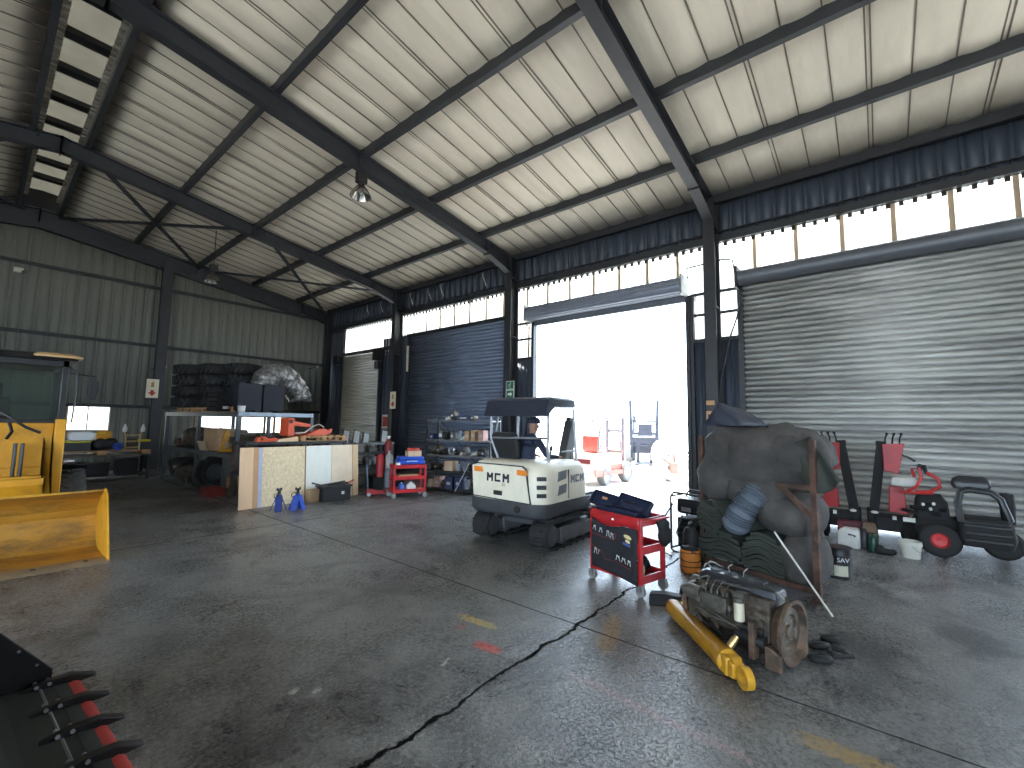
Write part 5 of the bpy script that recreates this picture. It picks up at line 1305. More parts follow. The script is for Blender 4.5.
for x, y, r in ((.75, -.8, .5), (.75, .8, .5), (-1.1, -.75, .42), (-1.1, .75, .42)):
    q = MB().at((x, y, r)).lathe([(.001, -.12), (r*.5, -.15), (r*.93, -.17), (r, -.1), (r, .1), (r*.93, .17), (r*.5, .15), (.001, .12)], 24, 'y').build('tyre', P('glare_grey_tyre', (.16, .155, .15), .8), lt)
for y in (-.3, .3): MB().box(1.0, 2.1, y-.07, y+.07, .05, .1).box(1.0, 1.06, y-.07, y+.07, .05, 1.0).build('fork', GM, lt)
ax = T('axle_unit', 'pale wheeled axle unit with brown linkage standing just outside the doorway', 'axle', (14.7, 5.05, 0), R(150))
for y in (-.55, .55):
    q = tyre(MB(), (0, y, .45), .45, .28, 'y', 14).build('tyre', P('glare_pale_tyre', (.42, .40, .37), .85), ax)  # tyre colour is pale because the yard's overexposure is put into it
    MB().at((0, y, .45)).lathe([(.001, -.1), (.14, -.12), (.24, -.14), (.26, .14), (.14, .12), (.001, .1)], 20, 'y').build('hub', FW, q)
MB().cyl((0, -.55, .45), (0, .55, .45), .09).box(-.2, .2, -.2, .2, .3, .65).build('axle_beam', P('brown_linkage', (.25, .16, .13), .6), ax, bevel=.02)
for p_ in ([(0, -.3, .5), (.4, -.35, .8), (.7, -.2, .7)], [(0, .2, .5), (-.4, .3, .85), (-.2, .1, 1.0)], [(.1, -.1, .6), (.2, 0, .95), (.5, .1, .9)]): MB().tube(p_, .035, 8).build('linkage_arm', P('brown_linkage', (.25, .16, .13), .6), ax)
lw = T('loose_wheel', 'large pale wheel standing in the yard between the far forklift and axle', 'wheel', (18.4, 7.0, 0), R(-35))
q = tyre(MB(), (0, 0, .62), .62, .36, 'x', 16).build('tyre', P('glare_pale_tyre', (.42, .40, .37), .85), lw); MB().at((0, 0, .62)).lathe([(.001, -.1), (.2, -.12), (.34, -.16), (.36, .16), (.2, .12), (.001, .1)], 20, 'x').build('rim', FW, q)
pt_ = T('yellow_pallet_truck', 'pale yellow upright pallet truck beside the red forklift in the yard', 'pallet truck', (16.2, 8.0, 0), R(160))
YP = P('faded_yellow', (.6, .5, .2), .5)
MB().box(-.15, .15, -.25, .25, .1, .9).build('truck_body', YP, pt_, bevel=.03)
for y in (-.18, .18): MB().cyl((0, y-.03, .09), (0, y+.03, .09), .09, n=14).build('wheel', RUBBER, pt_); MB().tube([(-.1, 0, .8), (-.3, 0, 1.2)], .03).build('handle', YP, pt_)
for y in (-.18, .18): MB().box(.15, 1.1, y-.07, y+.07, .08, .14).build('fork', YP, pt_)
# ------------------------------------------------------------------ steel rack in the far left corner and what it carries
PLY = lambda nm, c, v=.12: P(nm, c, .6, 0, v, 2.2, .06, 30, stretch=(3, 3, .5), dirt=.3, dcol=tuple(q*.55 for q in c), edge=(.55, .7))
GSTEEL = P('grey_rack_steel', (.085, .095, .105), .45, .3, .2, 5, .05, 30)
rk = T('steel_rack', 'tall grey steel rack with two shelf levels loaded with tyres and scrap', 'rack', (4.05, 12.05, 0), R(93.8))
for x in (.03, 2.45, 4.95):
    for y in (-.03, -1.9): MB().box(x-.045, x+.045, y-.045, y+.045, 0, 2.0).build('post', GSTEEL, rk, bevel=.004)
for z in (.98, 2.02):
    for y in (-.02, -1.9): MB().box(-.02, 5.0, y-.03, y+.03, z-.11, z).build('beam', GSTEEL, rk)
    for x in (.0, 2.45, 4.96): MB().box(x-.03, x+.03, -1.92, 0, z-.10, z-.005).build('cross_beam', P('pale_blue_beam', (.30, .36, .42), .45, .2, .15, 4) if x < .1 and z > 1.5 else GSTEEL, rk)
    MB().box(-.02, 5.0, -1.9, 0, z-.012, z).build('deck', P('deck_steel', (.07, .075, .08), .6, .2, .2, 4), rk)
for y in (-.02, -1.9): MB().box(-.02, 5.0, y-.03, y+.03, .06, .14).build('bottom_rail', GSTEEL, rk)
def RP(x, y, z): return tuple(rk_m @ Vector((x, y, z)))
rk_m = Matrix.LocRotScale(Vector((4.05, 12.05, 0)), Euler((0, 0, R(93.8))), None)
def pallet(label, loc, rz, L=1.2, Dp=1.0, group=None):
    t = T('pallet', label, 'pallet', loc, rz, group)
    for i in range(7): MB().box(-L/2+i*(L-.1)/6, -L/2+i*(L-.1)/6+.10, -Dp/2, Dp/2, .115, .135).build('deck_board', WOOD, t)
    for y in (-Dp/2, -.05, Dp/2-.1):
        MB().box(-L/2, L/2, y, y+.1, .09, .115).build('stringer_board', WOOD, t)
        for x in (-L/2, -.05, L/2-.1): MB().box(x, x+.1, y, y+.1, .015, .09).build('block', WOOD, t)
        MB().box(-L/2, L/2, y, y+.1, 0, .015).build('skid', WOOD, t)
    return t
for x, lb in ((3.9, 'orange wooden pallet on the rack top at its far end, under the tyres'), (2.55, 'orange wooden pallet on the rack top, middle one, under the tyres'), (1.25, 'orange wooden pallet on the rack top nearest the dark cubes')):
    pallet(lb, RP(x, -.62, 2.02), R(93.8), group='pallets on the rack top')
# tyres stacked flat, four high
def flat_tyre(name, r, h_, m):
    t = T(name, '', 'tyre', (0, 0, 0)); b = MB()
    b.lathe([(r*.55, .02), (r*.86, 0), (r*.97, h_*.15), (r, h_*.3), (r, h_*.7), (r*.97, h_*.85), (r*.86, h_), (r*.55, h_-.02), (r*.52, h_*.5), (r*.55, .02)], 30)
    n = 22
    for k in range(n):
        for s in (0, 1):
            a = 2*PI*(k+.5*s)/n; a2 = a+.16
            b.bar((r*1.0*math.cos(a), r*math.sin(a), h_*(.12 if s else .88)), (r*math.cos(a2), r*math.sin(a2), h_*.5), .05, .05, (math.cos(a), math.sin(a), 0))
    b.build('tread_carcass', m, t)
    return t
ft0 = None
ordn = ('bottom', 'second', 'third', 'top')
for ci, (x, y, cl) in enumerate(((4.0, -.30, 'far left column'), (3.1, -.62, 'middle column'), (2.25, -1.0, 'right column'))):
    for k in range(4):
        lb = f'dark lugged tyre, {ordn[k]} tyre of the {cl} on the rack top'
        lo = RP(x+.02*math.sin(k*3+ci), y, 2.16+.325*k)
        if ft0 is None:
            ft0 = flat_tyre('stacked_tyre', .47, .31, RUBBER); ft0.location = lo; ft0['label'] = lb; ft0['group'] = 'tyres stacked on the rack top'
        else: dup(ft0, lb, lo, k*.7+ci)
DKB = P('dark_blue_board', (.011, .013, .021), .7, 0, .12, 3)
for x, lb in ((.92, 'dark blue-black cube box on the rack top, left of the pair'), (.30, 'dark blue-black cube box on the rack top at the near end, right of the pair')):
    pass
for (px_, w_, lb) in ((4.44, .58, 'dark blue-black cube box on the rack top, left one of the pair'), (5.03, .54, 'dark blue-black cube box on the rack top, right one of the pair')):
    t = T('cube_box', lb, 'box', (px_, 12.75, 2.03), R(2), 'dark cube boxes on the rack')
    MB().box(-w_/2, w_/2, -.27, .27, .03, .74).build('box_body', DKB, t, bevel=.012)
    for x in (-w_*.35, w_*.35): MB().box(x-.05, x+.05, -.25, .25, 0, .03).build('runner', BLACK, t)
wr = MB()
pth = [(-.50, 0, .62), (-.44, 0, .90), (-.22, 0, 1.06), (.05, 0, 1.03), (.28, 0, .84), (.48, 0, .58), (.58, 0, .36), (.58, 0, .32)]
PP = []
for i in range(57):
    t = i/56*(len(pth)-1); k = min(int(t), len(pth)-2); PP.append(Vector(pth[k]).lerp(Vector(pth[k+1]), t-k))
wr.tube(PP, [.33+.012*math.sin(i*1.9)+.01*math.sin(i*5.1) for i in range(57)], 22)
for i, v in enumerate(wr.v):
    q = Vector(v); n_ = noise.noise(q*8)*.02+noise.noise(q*19)*.008; wr.v[i] = (v[0]+n_, v[1]+n_*.8, v[2]+n_)
w_ = wr.build('wrapped_tyre', P('crinkled_plastic_wrap', (.13, .122, .11), .28, .35, .4, 12, .35, 40, col2=(.30, .29, .28), dirt=.75, dcol=(.06, .055, .05)), sharp=60); w_.location = (5.62, 13.5, 2.10); tag(w_, 'bent bundle wrapped in crinkled shiny plastic standing on the rack behind the dark cubes', 'wrapped bundle')
wt = T('white_tub', 'small white tub at the corner of the rack top beside the dark cubes', 'tub', RP(.12, -.12, 2.02)); MB().lathe([(.001, 0), (.075, 0), (.085, .13), (.09, .135), (.09, .15), (.001, .15)], 20).build('tub_body', WHITE, wt)
dc = T('slatted_crate', 'dark slatted crate with a white label on the rack top beside the dark cubes', 'crate', (4.05, 13.35, 2.04), R(5))
b = MB()
for z in (.02, .14, .26, .38): b.box(-.2, .2, -.3, -.28, z, z+.09); b.box(-.2, .2, .28, .3, z, z+.09); b.box(-.2, -.18, -.3, .3, z, z+.09); b.box(.18, .2, -.3, .3, z, z+.09)
b.box(-.2, .2, -.3, .3, 0, .02); b.build('slats', SOOT, dc)
MB().box(-.06, .10, -.306, -.30, .06, .13).build('white_label', WSG, dc)
# middle level
def lump(name, label, cat, loc, r, m, seed, group=None, e=.6, amp=.05, fr=6):
    t = T(name, label, cat, loc, 0, group)
    cloth_blob(MB(), (0, 0, r[2]), r, e, amp, fr, seed, 18, 12).build('casting', m, t)
    random.seed(seed)
    for i in range(7):
        a = random.uniform(0, 6.28); zz = random.uniform(.3, 1.7)*r[2]; d = (math.cos(a), math.sin(a))
        MB().cyl((d[0]*r[0]*.6, d[1]*r[1]*.6, zz), (d[0]*r[0]*1.15, d[1]*r[1]*1.15, zz+random.uniform(-.05, .05)), random.uniform(.12, .3)*min(r), n=10).build('boss', random.choice((OILY, STEELL, m)), t)
    p_ = [(random.uniform(-1, 1)*r[0], random.uniform(-1, 1)*r[1], r[2]*random.uniform(.8, 2.2)) for _ in range(4)]
    MB().tube(p_, .018, 6).build('pipe', BLACK, t)
    return t
lump('gearbox', 'dark greasy engine lump at the far end of the rack middle shelf', 'engine part', RP(3.4, -.4, .98), (.42, .40, .30), OILY, 2)
lump('gearbox', 'small brown gearbox beside the dark engine lump on the middle shelf', 'engine part', RP(4.4, -.35, .98), (.25, .22, .13), RUST, 5)
cbx = T('large_carton', 'large brown cardboard carton on the rack middle shelf beside the yellow frame', 'carton', RP(2.05, -.42, .98), R(100)); MB().box(-.35, .35, -.25, .25, 0, .60).build('carton_body', CARD, cbx, bevel=.01); MB().box(-.35, .35, -.03, .03, .60, .603).build('tape', P('tape_tan', (.5, .36, .2), .4), cbx)
fc = T('folded_carton', 'flattened cardboard sheet leaning at the front of the rack middle shelf', 'cardboard', RP(2.12, -.08, .985), R(93.8), rot=(R(-20), 0, R(100))); MB().box(-.2, .2, -.01, .01, 0, .26).build('sheet', P('pale_cardboard', (.50, .38, .24), .8), fc); 
cbx2 = T('brown_carton', 'smaller greyish carton standing behind the large carton', 'carton', RP(2.35, -.9, .98), R(93)); MB().box(-.3, .3, -.25, .25, 0, .55).build('carton_body', P('grey_cardboard', (.2, .16, .13), .85), cbx2, bevel=.01)
yf = T('yellow_rammer', 'yellow upright rammer frame on the rack middle shelf', 'rammer', RP(1.30, -.3, .98), R(95))
YR = P('rammer_yellow', (.55, .26, .02), .45, 0, .15, 5, dirt=.4)
b = MB(); b.prism([(-.16, 0), (-.10, .34), (-.02, .56), (.04, .58), (.10, .36), (.16, 0), (.10, 0), (.05, .28), (-.05, .28), (-.10, 0)], 'x', -.05, .05); b.at(); b.build('frame', YR, yf, bevel=.01)
b = MB(); b.prism([(-.16, 0), (-.16, .07), (.16, .07), (.16, 0)], 'x', -.12, .12); b.build('foot', YR, yf)
MB().tube([(0, -.05, .55), (0, -.2, .66), (0, .1, .68), (0, .25, .55)], .015).build('handle', STEELL, yf)
lump('pump_body', 'dark pump body with hoses at the near end of the rack middle shelf', 'engine part', RP(.55, -.5, .98), (.36, .34, .22), OILY, 8)
lump('motor', 'black motor with a loop hose at the rack end behind the plywood boards', 'engine part', (5.0, 12.3, .98), (.35, .28, .20), SOOT, 9)
# bottom level
for x, y, r, lb in ((1.75, -.25, .40, 'large dark wheel leaning in the rack bottom bay, nearest the drum'), (2.05, -.35, .42, 'large dark wheel leaning in the rack bottom bay, second one')):
    t = T('loader_tyre', lb, 'wheel', RP(x, y, .40), 0, 'wheels in the rack bottom', rot=(0, R(8), R(5)))
    tyre(MB(), (0, 0, 0), r, .22, 'y', 14, .6).build('tyre', RUBBER, t)
    MB().lathe([(.001, -.03), (.12, -.04), (.2, -.02), (r*.6, -.09), (r*.6, .09), (.2, .02), (.001, .03)], 22, 'y').build('rim', P('rim_silver', (.07, .075, .08), .4, .5), t)
db = T('ribbed_drum', 'grey-green ribbed steel drum standing in the rack bottom bay', 'drum', RP(.95, -.42, .0))
MB().lathe([(.001, .02), (.30, .02), (.31, .0), (.31, .03), (.30, .04)]+[(.30+.012*(i % 2), .08+.04*i) for i in range(18)]+[(.30, .82), (.31, .84), (.31, .87), (.29, .86), (.001, .85)], 28).build('drum_body', P('drum_green_grey', (.085, .095, .085), .5, .2, .2, 5), db)
lump('axle_housing', 'dark axle housing with white-capped end in the far rack bottom bay', 'engine part', RP(3.3, -.4, .06), (.55, .35, .26), OILY, 11)
lump('starter_housing', 'black housing piled at the far end of the rack bottom bay', 'engine part', RP(4.4, -.4, .06), (.35, .35, .30), SOOT, 12)
wx = T('wooden_crate', 'narrow wooden crate standing between the drum and the rack post', 'crate', RP(.30, -.15, .0), R(93))
for i in range(4): MB().box(-.16, .16, -.12, .12, .02+.10*i, .10+.10*i).build('board', WOOD, wx)
rcr = T('red_crate', 'red plastic crate on the floor in front of the ribbed drum', 'crate', (3.72, 12.35, 0), R(95))
b = MB(); b.box(-.22, .22, -.17, .17, 0, .02)
for s in (-1, 1): b.box(-.22, .22, s*.17-.01, s*.17+.01, 0, .20); b.box(s*.22-.01, s*.22+.01, -.17, .17, 0, .20)
b.box(-.24, .24, -.19, -.17, .17, .2); b.box(-.24, .24, .17, .19, .17, .2); b.build('crate_shell', P('crate_red', (.20, .03, .025), .5, 0, .15, 5), rcr)
st_ = T('step_stool', 'small pale metal step stool lying under the rack', 'stool', RP(3.0, .05, 0), R(95)); MB().tube([(-.2, 0, 0), (-.2, 0, .16), (.2, 0, .16), (.2, 0, 0)], .018).build('stool_frame', STEELL, st_)

# ------------------------------------------------------------------ bench by the gable wall
bn = T('steel_bench', 'dark steel bench along the gable wall loaded with a pallet of machines', 'bench', (2.2, 17.7, 0))
MB().box(-1.3, 1.28, -.5, .5, .70, .76).build('bench_top', P('bench_edge', (.12, .10, .08), .6, .2, .2, 4), bn, bevel=.006)
for x in (-1.25, 1.23):
    for y in (-.45, .45): MB().box(x-.035, x+.035, y-.035, y+.035, 0, .70).build('leg', GIRT, bn)
MB().box(-1.25, 1.23, -.45, .45, .12, .15).build('lower_shelf', GIRT, bn)
p0 = T('long_pallet', 'long wooden pallet lying on the gable bench', 'pallet', (2.35, 17.65, .76))
for y in (-.45, -.05, .35): MB().box(-1.1, 1.1, y, y+.1, .09, .11).build('deck_board', WOOD, p0)
for x in (-1.1, -.1, .9):
    for y in (-.45, .35): MB().box(x, x+.2, y, y+.1, 0, .09).build('block', WOOD, p0)
GB = P('battery_grey', (.045, .048, .055), .5, 0, .15, 5); YT = P('yellow_tape', (.62, .55, .02), .5)
for (x, y, w_, lb) in ((1.85, 17.4, .52, 'dark grey case with bright yellow band, left one on the bench pallet'), (3.30, 17.45, .30, 'dark grey case with yellow band at the right end of the bench pallet'), (2.1, 17.9, .75, 'long grey case with yellow band standing behind the others on the bench')):
    t = T('banded_case', lb, 'case', (x, y, .87), 0, 'yellow-banded cases on the bench'); h_ = .30 if y < 17.6 else .5
    MB().box(-w_/2, w_/2, -.15, .15, 0, h_-.06).build('case_body', GB, t, bevel=.01); MB().box(-w_/2-.003, w_/2+.003, -.153, .153, h_-.06, h_).build('yellow_band', YT, t, bevel=.008)
bu = cloth_blob(MB(), (0, 0, .17), (.30, .2, .18), .8, .06, 5, 6, 20, 14).build('black_cover', SOOT); bu.location = (2.42, 17.45, .87); tag(bu, 'crumpled black cover lying on the bench pallet', 'cover')
br = T('blue_roll', 'bright blue roll end among the bench load', 'roll', (2.68, 17.25, .99)); MB().lathe([(.03, -.14), (.10, -.14), (.11, -.12), (.11, .12), (.10, .14), (.03, .14), (.03, -.14)], 20, 'y').build('roll_body', BLUE, br)
oc = T('orange_cover', 'small orange-yellow hood on the bench behind the black cover', 'cover', (2.42, 17.85, .87)); b = MB(); loft(b, [(rrect(-.2, .2, -.12, .12, .05), 0), (rrect(-.2, .2, -.12, .12, .05), .45), (rrect(-.12, .16, -.06, .06, .04), .56)]); b.build('hood', YR, oc)
pm = T('yellow_pump', 'yellow frame pump with two white bottles on top, on the gable bench', 'pump', (3.02, 17.4, .87))
b = MB()
for x in (-.16, .16): b.tube([(x, -.1, 0), (x*1.05, -.1, .42), (x*1.3, -.1, .56)], .022)
for z in (.06, .24, .42): b.box(-.17, .17, -.12, -.08, z, z+.035)
b.build('pump_frame', P('pump_tan', (.50, .34, .13), .5), pm); MB().box(-.12, .12, -.06, .12, .02, .34).build('pump_engine', OILY, pm, bevel=.02)
for x in (-.2, .22): MB().lathe([(.001, 0), (.055, 0), (.06, .10), (.04, .17), (.022, .19), (.022, .23), (.001, .23)], 14).build('white_bottle', WHITE, pm).location = (x, -.1, .54)
for x, lb in ((3.28, 'slim red bottle on the bench end, left of the two'), (3.38, 'slim red bottle on the bench end, right of the two')):
    t = T('red_bottle', lb, 'bottle', (x, 17.75, .76), 0, 'red bottles on the bench'); MB().lathe([(.001, 0), (.04, 0), (.045, .30), (.02, .38), (.02, .44), (.001, .44)], 14).build('bottle_body', DR, t)
for (x, w_, h_, lb) in ((1.5, .55, .40, 'dark crate with olive rim under the gable bench, left'), (2.25, .60, .34, 'black tool crate under the middle of the gable bench'), (2.95, .5, .42, 'black drum-shaped motor under the right end of the gable bench')):
    t = T('storage_crate', lb, 'crate', (x, 17.5, .15), 0, 'crates under the bench'); MB().box(-w_/2, w_/2, -.2, .2, 0, h_).build('crate_body', SOOT, t, bevel=.03); MB().box(-w_/2-.01, w_/2+.01, -.21, .21, h_, h_+.03).build('rim', P('olive_rim', (.09, .08, .03), .6) if x < 2 else BLACK, t)

# ------------------------------------------------------------------ plywood boards, low bench behind them, things in front
def sheet(label, x0, x1, y, z0, h_, m, tilt=6, strip=None):
    t = T('plywood_sheet', label, 'plywood board', ((x0+x1)/2, y, z0), 0, 'boards leaning in a row', rot=(R(-tilt), 0, 0))
    w_ = (x1-x0)/2
    MB().box(-w_, w_, -.009, .009, 0, h_).build('panel', m, t)
    if strip: MB().box(w_-strip[0], w_, -.012, -.009, .0, h_).build('edge_strip', strip[1], t)
    return t
sheet('orange-tan plywood board, leftmost in the leaning row', 3.50, 3.86, 10.06, .0, 1.255, PLY('ply_orange', (.74, .49, .30)), 5, (.10, PLY('ply_darker', (.52, .29, .14))))
sheet('narrow pale blue-edged board beside the leftmost plywood board', 3.865, 3.93, 10.07, 0, 1.25, P('pale_blue_edge', (.42, .46, .62), .6), 5)
OSB = P('strand_board', (.72, .57, .36), .7, 0, .22, 26, .1, 60, stretch=(1, 1, .7), dirt=.35, dcol=(.46, .33, .18), edge=(.55, .7))
sheet('wide strand-textured board second in the leaning row', 3.94, 4.88, 10.09, 0, 1.25, OSB, 5, (.025, P('dark_edge', (.2, .1, .05), .7)))
sheet('white-faced board in the middle of the leaning row', 4.89, 5.52, 10.13, 0, 1.25, PLY('white_board', (.80, .79, .70), .06), 5)
sheet('pale plywood board with brown knots, right of the white one', 5.525, 6.06, 10.12, 0, 1.25, P('knotty_ply', (.80, .65, .47), .6, 0, .1, 3, .05, 30, dirt=.7, dcol=(.30, .15, .07), edge=(.62, .68)), 5, )
sheet('narrow tan board at the right end of the leaning row', 6.062, 6.21, 10.10, 0, 1.25, PLY('ply_tan', (.72, .50, .30)), 5)
lb_ = T('low_rack', 'dark low rack behind the leaning boards carrying the orange attachment', 'rack', (4.95, 11.15, 0))
MB().box(-1.15, 1.25, -.45, .45, 1.27, 1.33).build('rack_top', GIRT, lb_)
for x in (-1.1, .1, 1.2):
    for y in (-.42, .42): MB().box(x-.03, x+.03, y-.03, y+.03, 0, 1.27).build('leg', RUST, lb_)
MB().box(-1.15, 1.25, -.45, .45, .6, .64).build('lower_shelf', GIRT, lb_)
pallet('orange wooden pallet on the low rack under the orange attachment', (5.58, 11.1, 1.33), R(0), 1.15, .8)
ORR = P('attachment_orange', (.66, .085, .025), .45, 0, .12, 5, dirt=.25, dcol=(.3, .05, .02))
oa = T('orange_attachment', 'orange-red lifting attachment lying on a pallet behind the boards', 'attachment', (4.85, 10.95, 1.465), R(4))
b = MB(); b.box(-.17, -.02, -.2, .2, 0, .42); b.build('mount_plate', ORR, oa, bevel=.01)
b = MB(); b.prism([(-.02, .36), (.40, .28), (.42, .20), (.0, .24)], 'y', -.15, -.05); b.prism([(-.02, .04), (.30, .02), (.62, .16), (.78, .17), (.92, .10), (.90, .02), (.70, .0), (.2, -.0)], 'y', -.18, .0); b.build('arm', ORR, oa, bevel=.012)
b = MB(); b.tube([(.0, -.2, .06), (.25, -.21, .08), (.42, -.21, .22), (.6, -.2, .28), (.74, -.2, .20)], .016); b.build('hose', P('hose_pale', (.55, .45, .38), .5), oa)
b = MB(); b.prism([(.82, .02), (.98, .04), (1.02, .17), (.92, .15), (.88, .1)], 'y', -.14, -.02); b.build('claw', ORR, oa, bevel=.008)
MB().cyl((-.12, -.2, .34), (-.12, -.215, .34), .05, n=14).build('pin_boss', RUST, oa)
os_ = T('orange_bracket', 'small orange-red bracket lying left of the wooden offcut on the low rack', 'bracket', (4.3, 10.95, 1.33)); b = MB(); b.prism([(-.24, 0), (-.2, .10), (-.05, .12), (.05, .07), (.22, .09), (.24, 0)], 'y', -.08, .08); b.build('casting', ORR, os_, bevel=.012); MB().cyl((-.12, -.1, .06), (-.12, .1, .06), .03, n=10).build('pin', RUST, os_)
wo = T('wood_offcut', 'tan wooden offcut between the orange bracket and the pallet', 'wood', (4.72, 10.85, 1.33)); MB().prism([(-.24, 0), (-.22, .05), (.22, .12), (.24, 0)], 'y', -.08, .08).build('board', PLY('ply_tan', (.72, .50, .30)), wo)
# jack stands
def jackstand(label, loc, m, rz):
    t = T('jack_stand', label, 'jack stand', loc, rz, 'jack stands by the boards')
    for a in (45, 135, 225, 315):
        ca, sa = math.cos(R(a)), math.sin(R(a)); MB().bar((.15*ca, .15*sa, .0), (.045*ca, .045*sa, .28), .13, .014, (ca, sa, .3)).build('leg', m, t)
    b = MB(); b.box(-.04, .04, -.04, .04, .22, .32); b.build('collar', m, t, bevel=.006)
    b = MB(); b.box(-.022, .022, -.022, .022, .26, .40); b.box(-.05, .05, -.025, .025, .40, .43); b.box(-.05, -.03, -.025, .025, .43, .45); b.box(.03, .05, -.025, .025, .43, .45); b.build('ratchet_post', BLACK, t)
    b = MB(); b.torus((-.07, 0, .30), (0, 1, 0), .05, .008, 14, 6); b.build('handle', BLACK, t)
jackstand('duller blue jack stand, left of the pair before the boards', (4.05, 9.50, 0), P('stand_dull_blue', (.015, .04, .22), .5), R(20))
jackstand('bright blue jack stand, right of the pair in front of the boards', (4.36, 9.35, 0), BLUE, R(-10))
tch = T('black_tool_chest', 'black tool chest with a red handle standing before the white board', 'tool chest', (5.43, 9.86, 0), R(-4))
MB().box(-.33, .33, -.18, .18, 0, .30).build('chest_body', SOOT, tch, bevel=.015); b = MB(); b.box(-.36, .36, -.2, .2, .30, .345); b.build('rim', BLACK, tch, bevel=.01)
MB().box(.10, .17, -.187, -.18, .14, .21).build('cream_latch', WHITE, tch, bevel=.01)
for k, (p, q, m) in enumerate((((-.36, 0, .36), (.30, .05, .40), BLACK), ((-.2, -.1, .37), (.36, -.05, .38), SOOT), ((-.55, -.05, .44), (-.28, 0, .35), BLACK), ((.28, -.05, .36), (.46, -.08, .43), DR))):
    tag(MB().at((0, 0, 0)).cyl(tuple(Vector(p)+Vector((5.43, 9.86, .0))), tuple(Vector(q)+Vector((5.43, 9.86, .0))), .018, n=8).build('tool_bar', m), ('long black bar lying across the black tool chest', 'second dark bar lying on the black tool chest', 'thin bar sticking out left of the black tool chest', 'red-handled bar at the right end of the black tool chest')[k], 'bar', 'bars on the tool chest')
ct = T('tan_carton', 'tan carton standing between the strand board and black tool chest', 'carton', (4.98, 9.96, 0), R(3)); MB().box(-.12, .12, -.08, .08, 0, .28).build('carton_body', P('tan_carton_card', (.45, .30, .17), .8), ct, bevel=.006)
# bench with tilted plates by the corner shutter
pb_ = T('plate_bench', 'dark bench with tilted pale plates in front of the corner shutter', 'bench', (7.35, 12.1, 0), R(-6))
MB().box(-1.0, 1.0, -.4, .4, 1.14, 1.20).build('bench_top', GSTEEL, pb_)
for x in (-.95, .95):
    for y in (-.36, .36): MB().box(x-.035, x+.035, y-.035, y+.035, 0, 1.14).build('leg', GIRT, pb_)
MB().box(-1.0, 1.0, -.4, .4, .45, .50).build('lower_shelf', GIRT, pb_)
for i, (x, z, l_) in enumerate(((-.50, 1.20, 'first tilted pale plate from the left on the plate bench'), (-.18, 1.20, 'second tilted pale plate from the left on the plate bench'), (.12, 1.12, 'third tilted pale plate, hanging lowest over the plate bench edge'), (.72, 1.20, 'rightmost tilted pale plate on the plate bench'))):
    lo = Matrix.LocRotScale(Vector((7.35, 12.1, 0)), Euler((0, 0, R(-6))), None) @ Vector((x, -.25, z))
    t = T('tilted_plate', l_, 'plate', tuple(lo), 0, 'plates on the bench', rot=(R(-22), R(14), R(-12)))
    MB().box(-.08, .08, -.015, .0, 0, .38).build('plate_face', P('plate_grey', (.34, .34, .33), .5, .3, .1, 6), t, bevel=.006); MB().box(-.11, .11, .0, .04, 0, .42).build('plate_frame', BLACK, t, bevel=.006)
for i, (x, lb, s) in enumerate(((.35, 'grey cast housing on the lower front shelf of the plate bench', .16), (.75, 'second grey cast housing beside the first on the plate bench shelf', .14), (-.4, 'dark casting pile on the lower shelf of the plate bench', .2))):
    lump('cast_housing', lb, 'engine part', (7.3+x, 11.85, .50), (s*1.3, s, s), P('cast_grey', (.16, .155, .15), .6, .2, .2, 8), 20+i)
tb2 = T('work_table', 'dark work table with greasy castings behind the trolley jack', 'table', (7.15, 11.35, 0), R(-12))
MB().box(-.55, .55, -.35, .35, .90, .95).build('table_top', GSTEEL, tb2)
for x in (-.5, .5):
    for y in (-.3, .3): MB().box(x-.03, x+.03, y-.03, y+.03, 0, .90).build('leg', GIRT, tb2)
lump('cast_housing', 'pale grey casting on the left of the work table', 'engine part', (6.85, 11.25, .95), (.18, .15, .12), P('cast_grey', (.16, .155, .15), .6), 31)
lump('cast_housing', 'grey casting on the right of the work table', 'engine part', (7.25, 11.2, .95), (.15, .13, .11), P('cast_grey', (.16, .155, .15), .6), 32)
lump('engine_core', 'pale-sided engine core on the floor under the work table', 'engine part', (7.15, 11.35, 0), (.30, .22, .16), P('cast_grey', (.16, .155, .15), .6), 33)
nb = T('notice_board', 'red and white notice board on the cladding between corner shutter and column', 'notice board', (10.58, 15.32, 1.63), R(-90))
MB().box(-.32, .32, -.02, 0, -.48, .48).build('board', WSG, nb); MB().box(-.28, .20, -.025, -.018, .0, .40).build('red_panel', DR, nb); MB().box(-.26, .26, -.025, -.018, -.22, -.06).build('dark_panel', P('panel_grey', (.2, .2, .2), .6), nb); MB().box(.22, .30, -.026, -.018, .05, .44).build('white_strip', P('strip_white', (.8, .8, .78), .5), nb)
def cylinder_bottle(name, label, loc, r, h_, m, nk, cat):
    t = T(name, label, cat, loc)
    MB().lathe([(.001, 0), (r, 0), (r, h_*.82), (r*.8, h_*.92), (r*.4, h_*.97), (r*.35, h_), (.001, h_)], 20).build('cylinder_body', m, t)
    MB().cyl((0, 0, h_), (0, 0, h_+.07), r*.35, n=10).box(-.05, .05, -.02, .02, h_+.05, h_+.08).build('valve', nk, t)
    return t
cylinder_bottle('gas_cylinder', 'grey-blue gas cylinder standing left of the far red trolley', (7.05, 10.05, 0), .11, .62, P('gas_grey', (.12, .15, .17), .5), STEELL, 'gas cylinder')
cylinder_bottle('fire_extinguisher', 'red fire extinguisher among the cylinders left of the far red trolley', (7.05, 10.45, .35), .10, .62, RED, BLACK, 'fire extinguisher')
cylinder_bottle('pale_cylinder', 'pale grey cylinder standing on the dark block beside the red extinguisher', (7.25, 10.32, .35), .11, .62, P('gas_pale', (.36, .36, .33), .5), STEELL, 'gas cylinder')
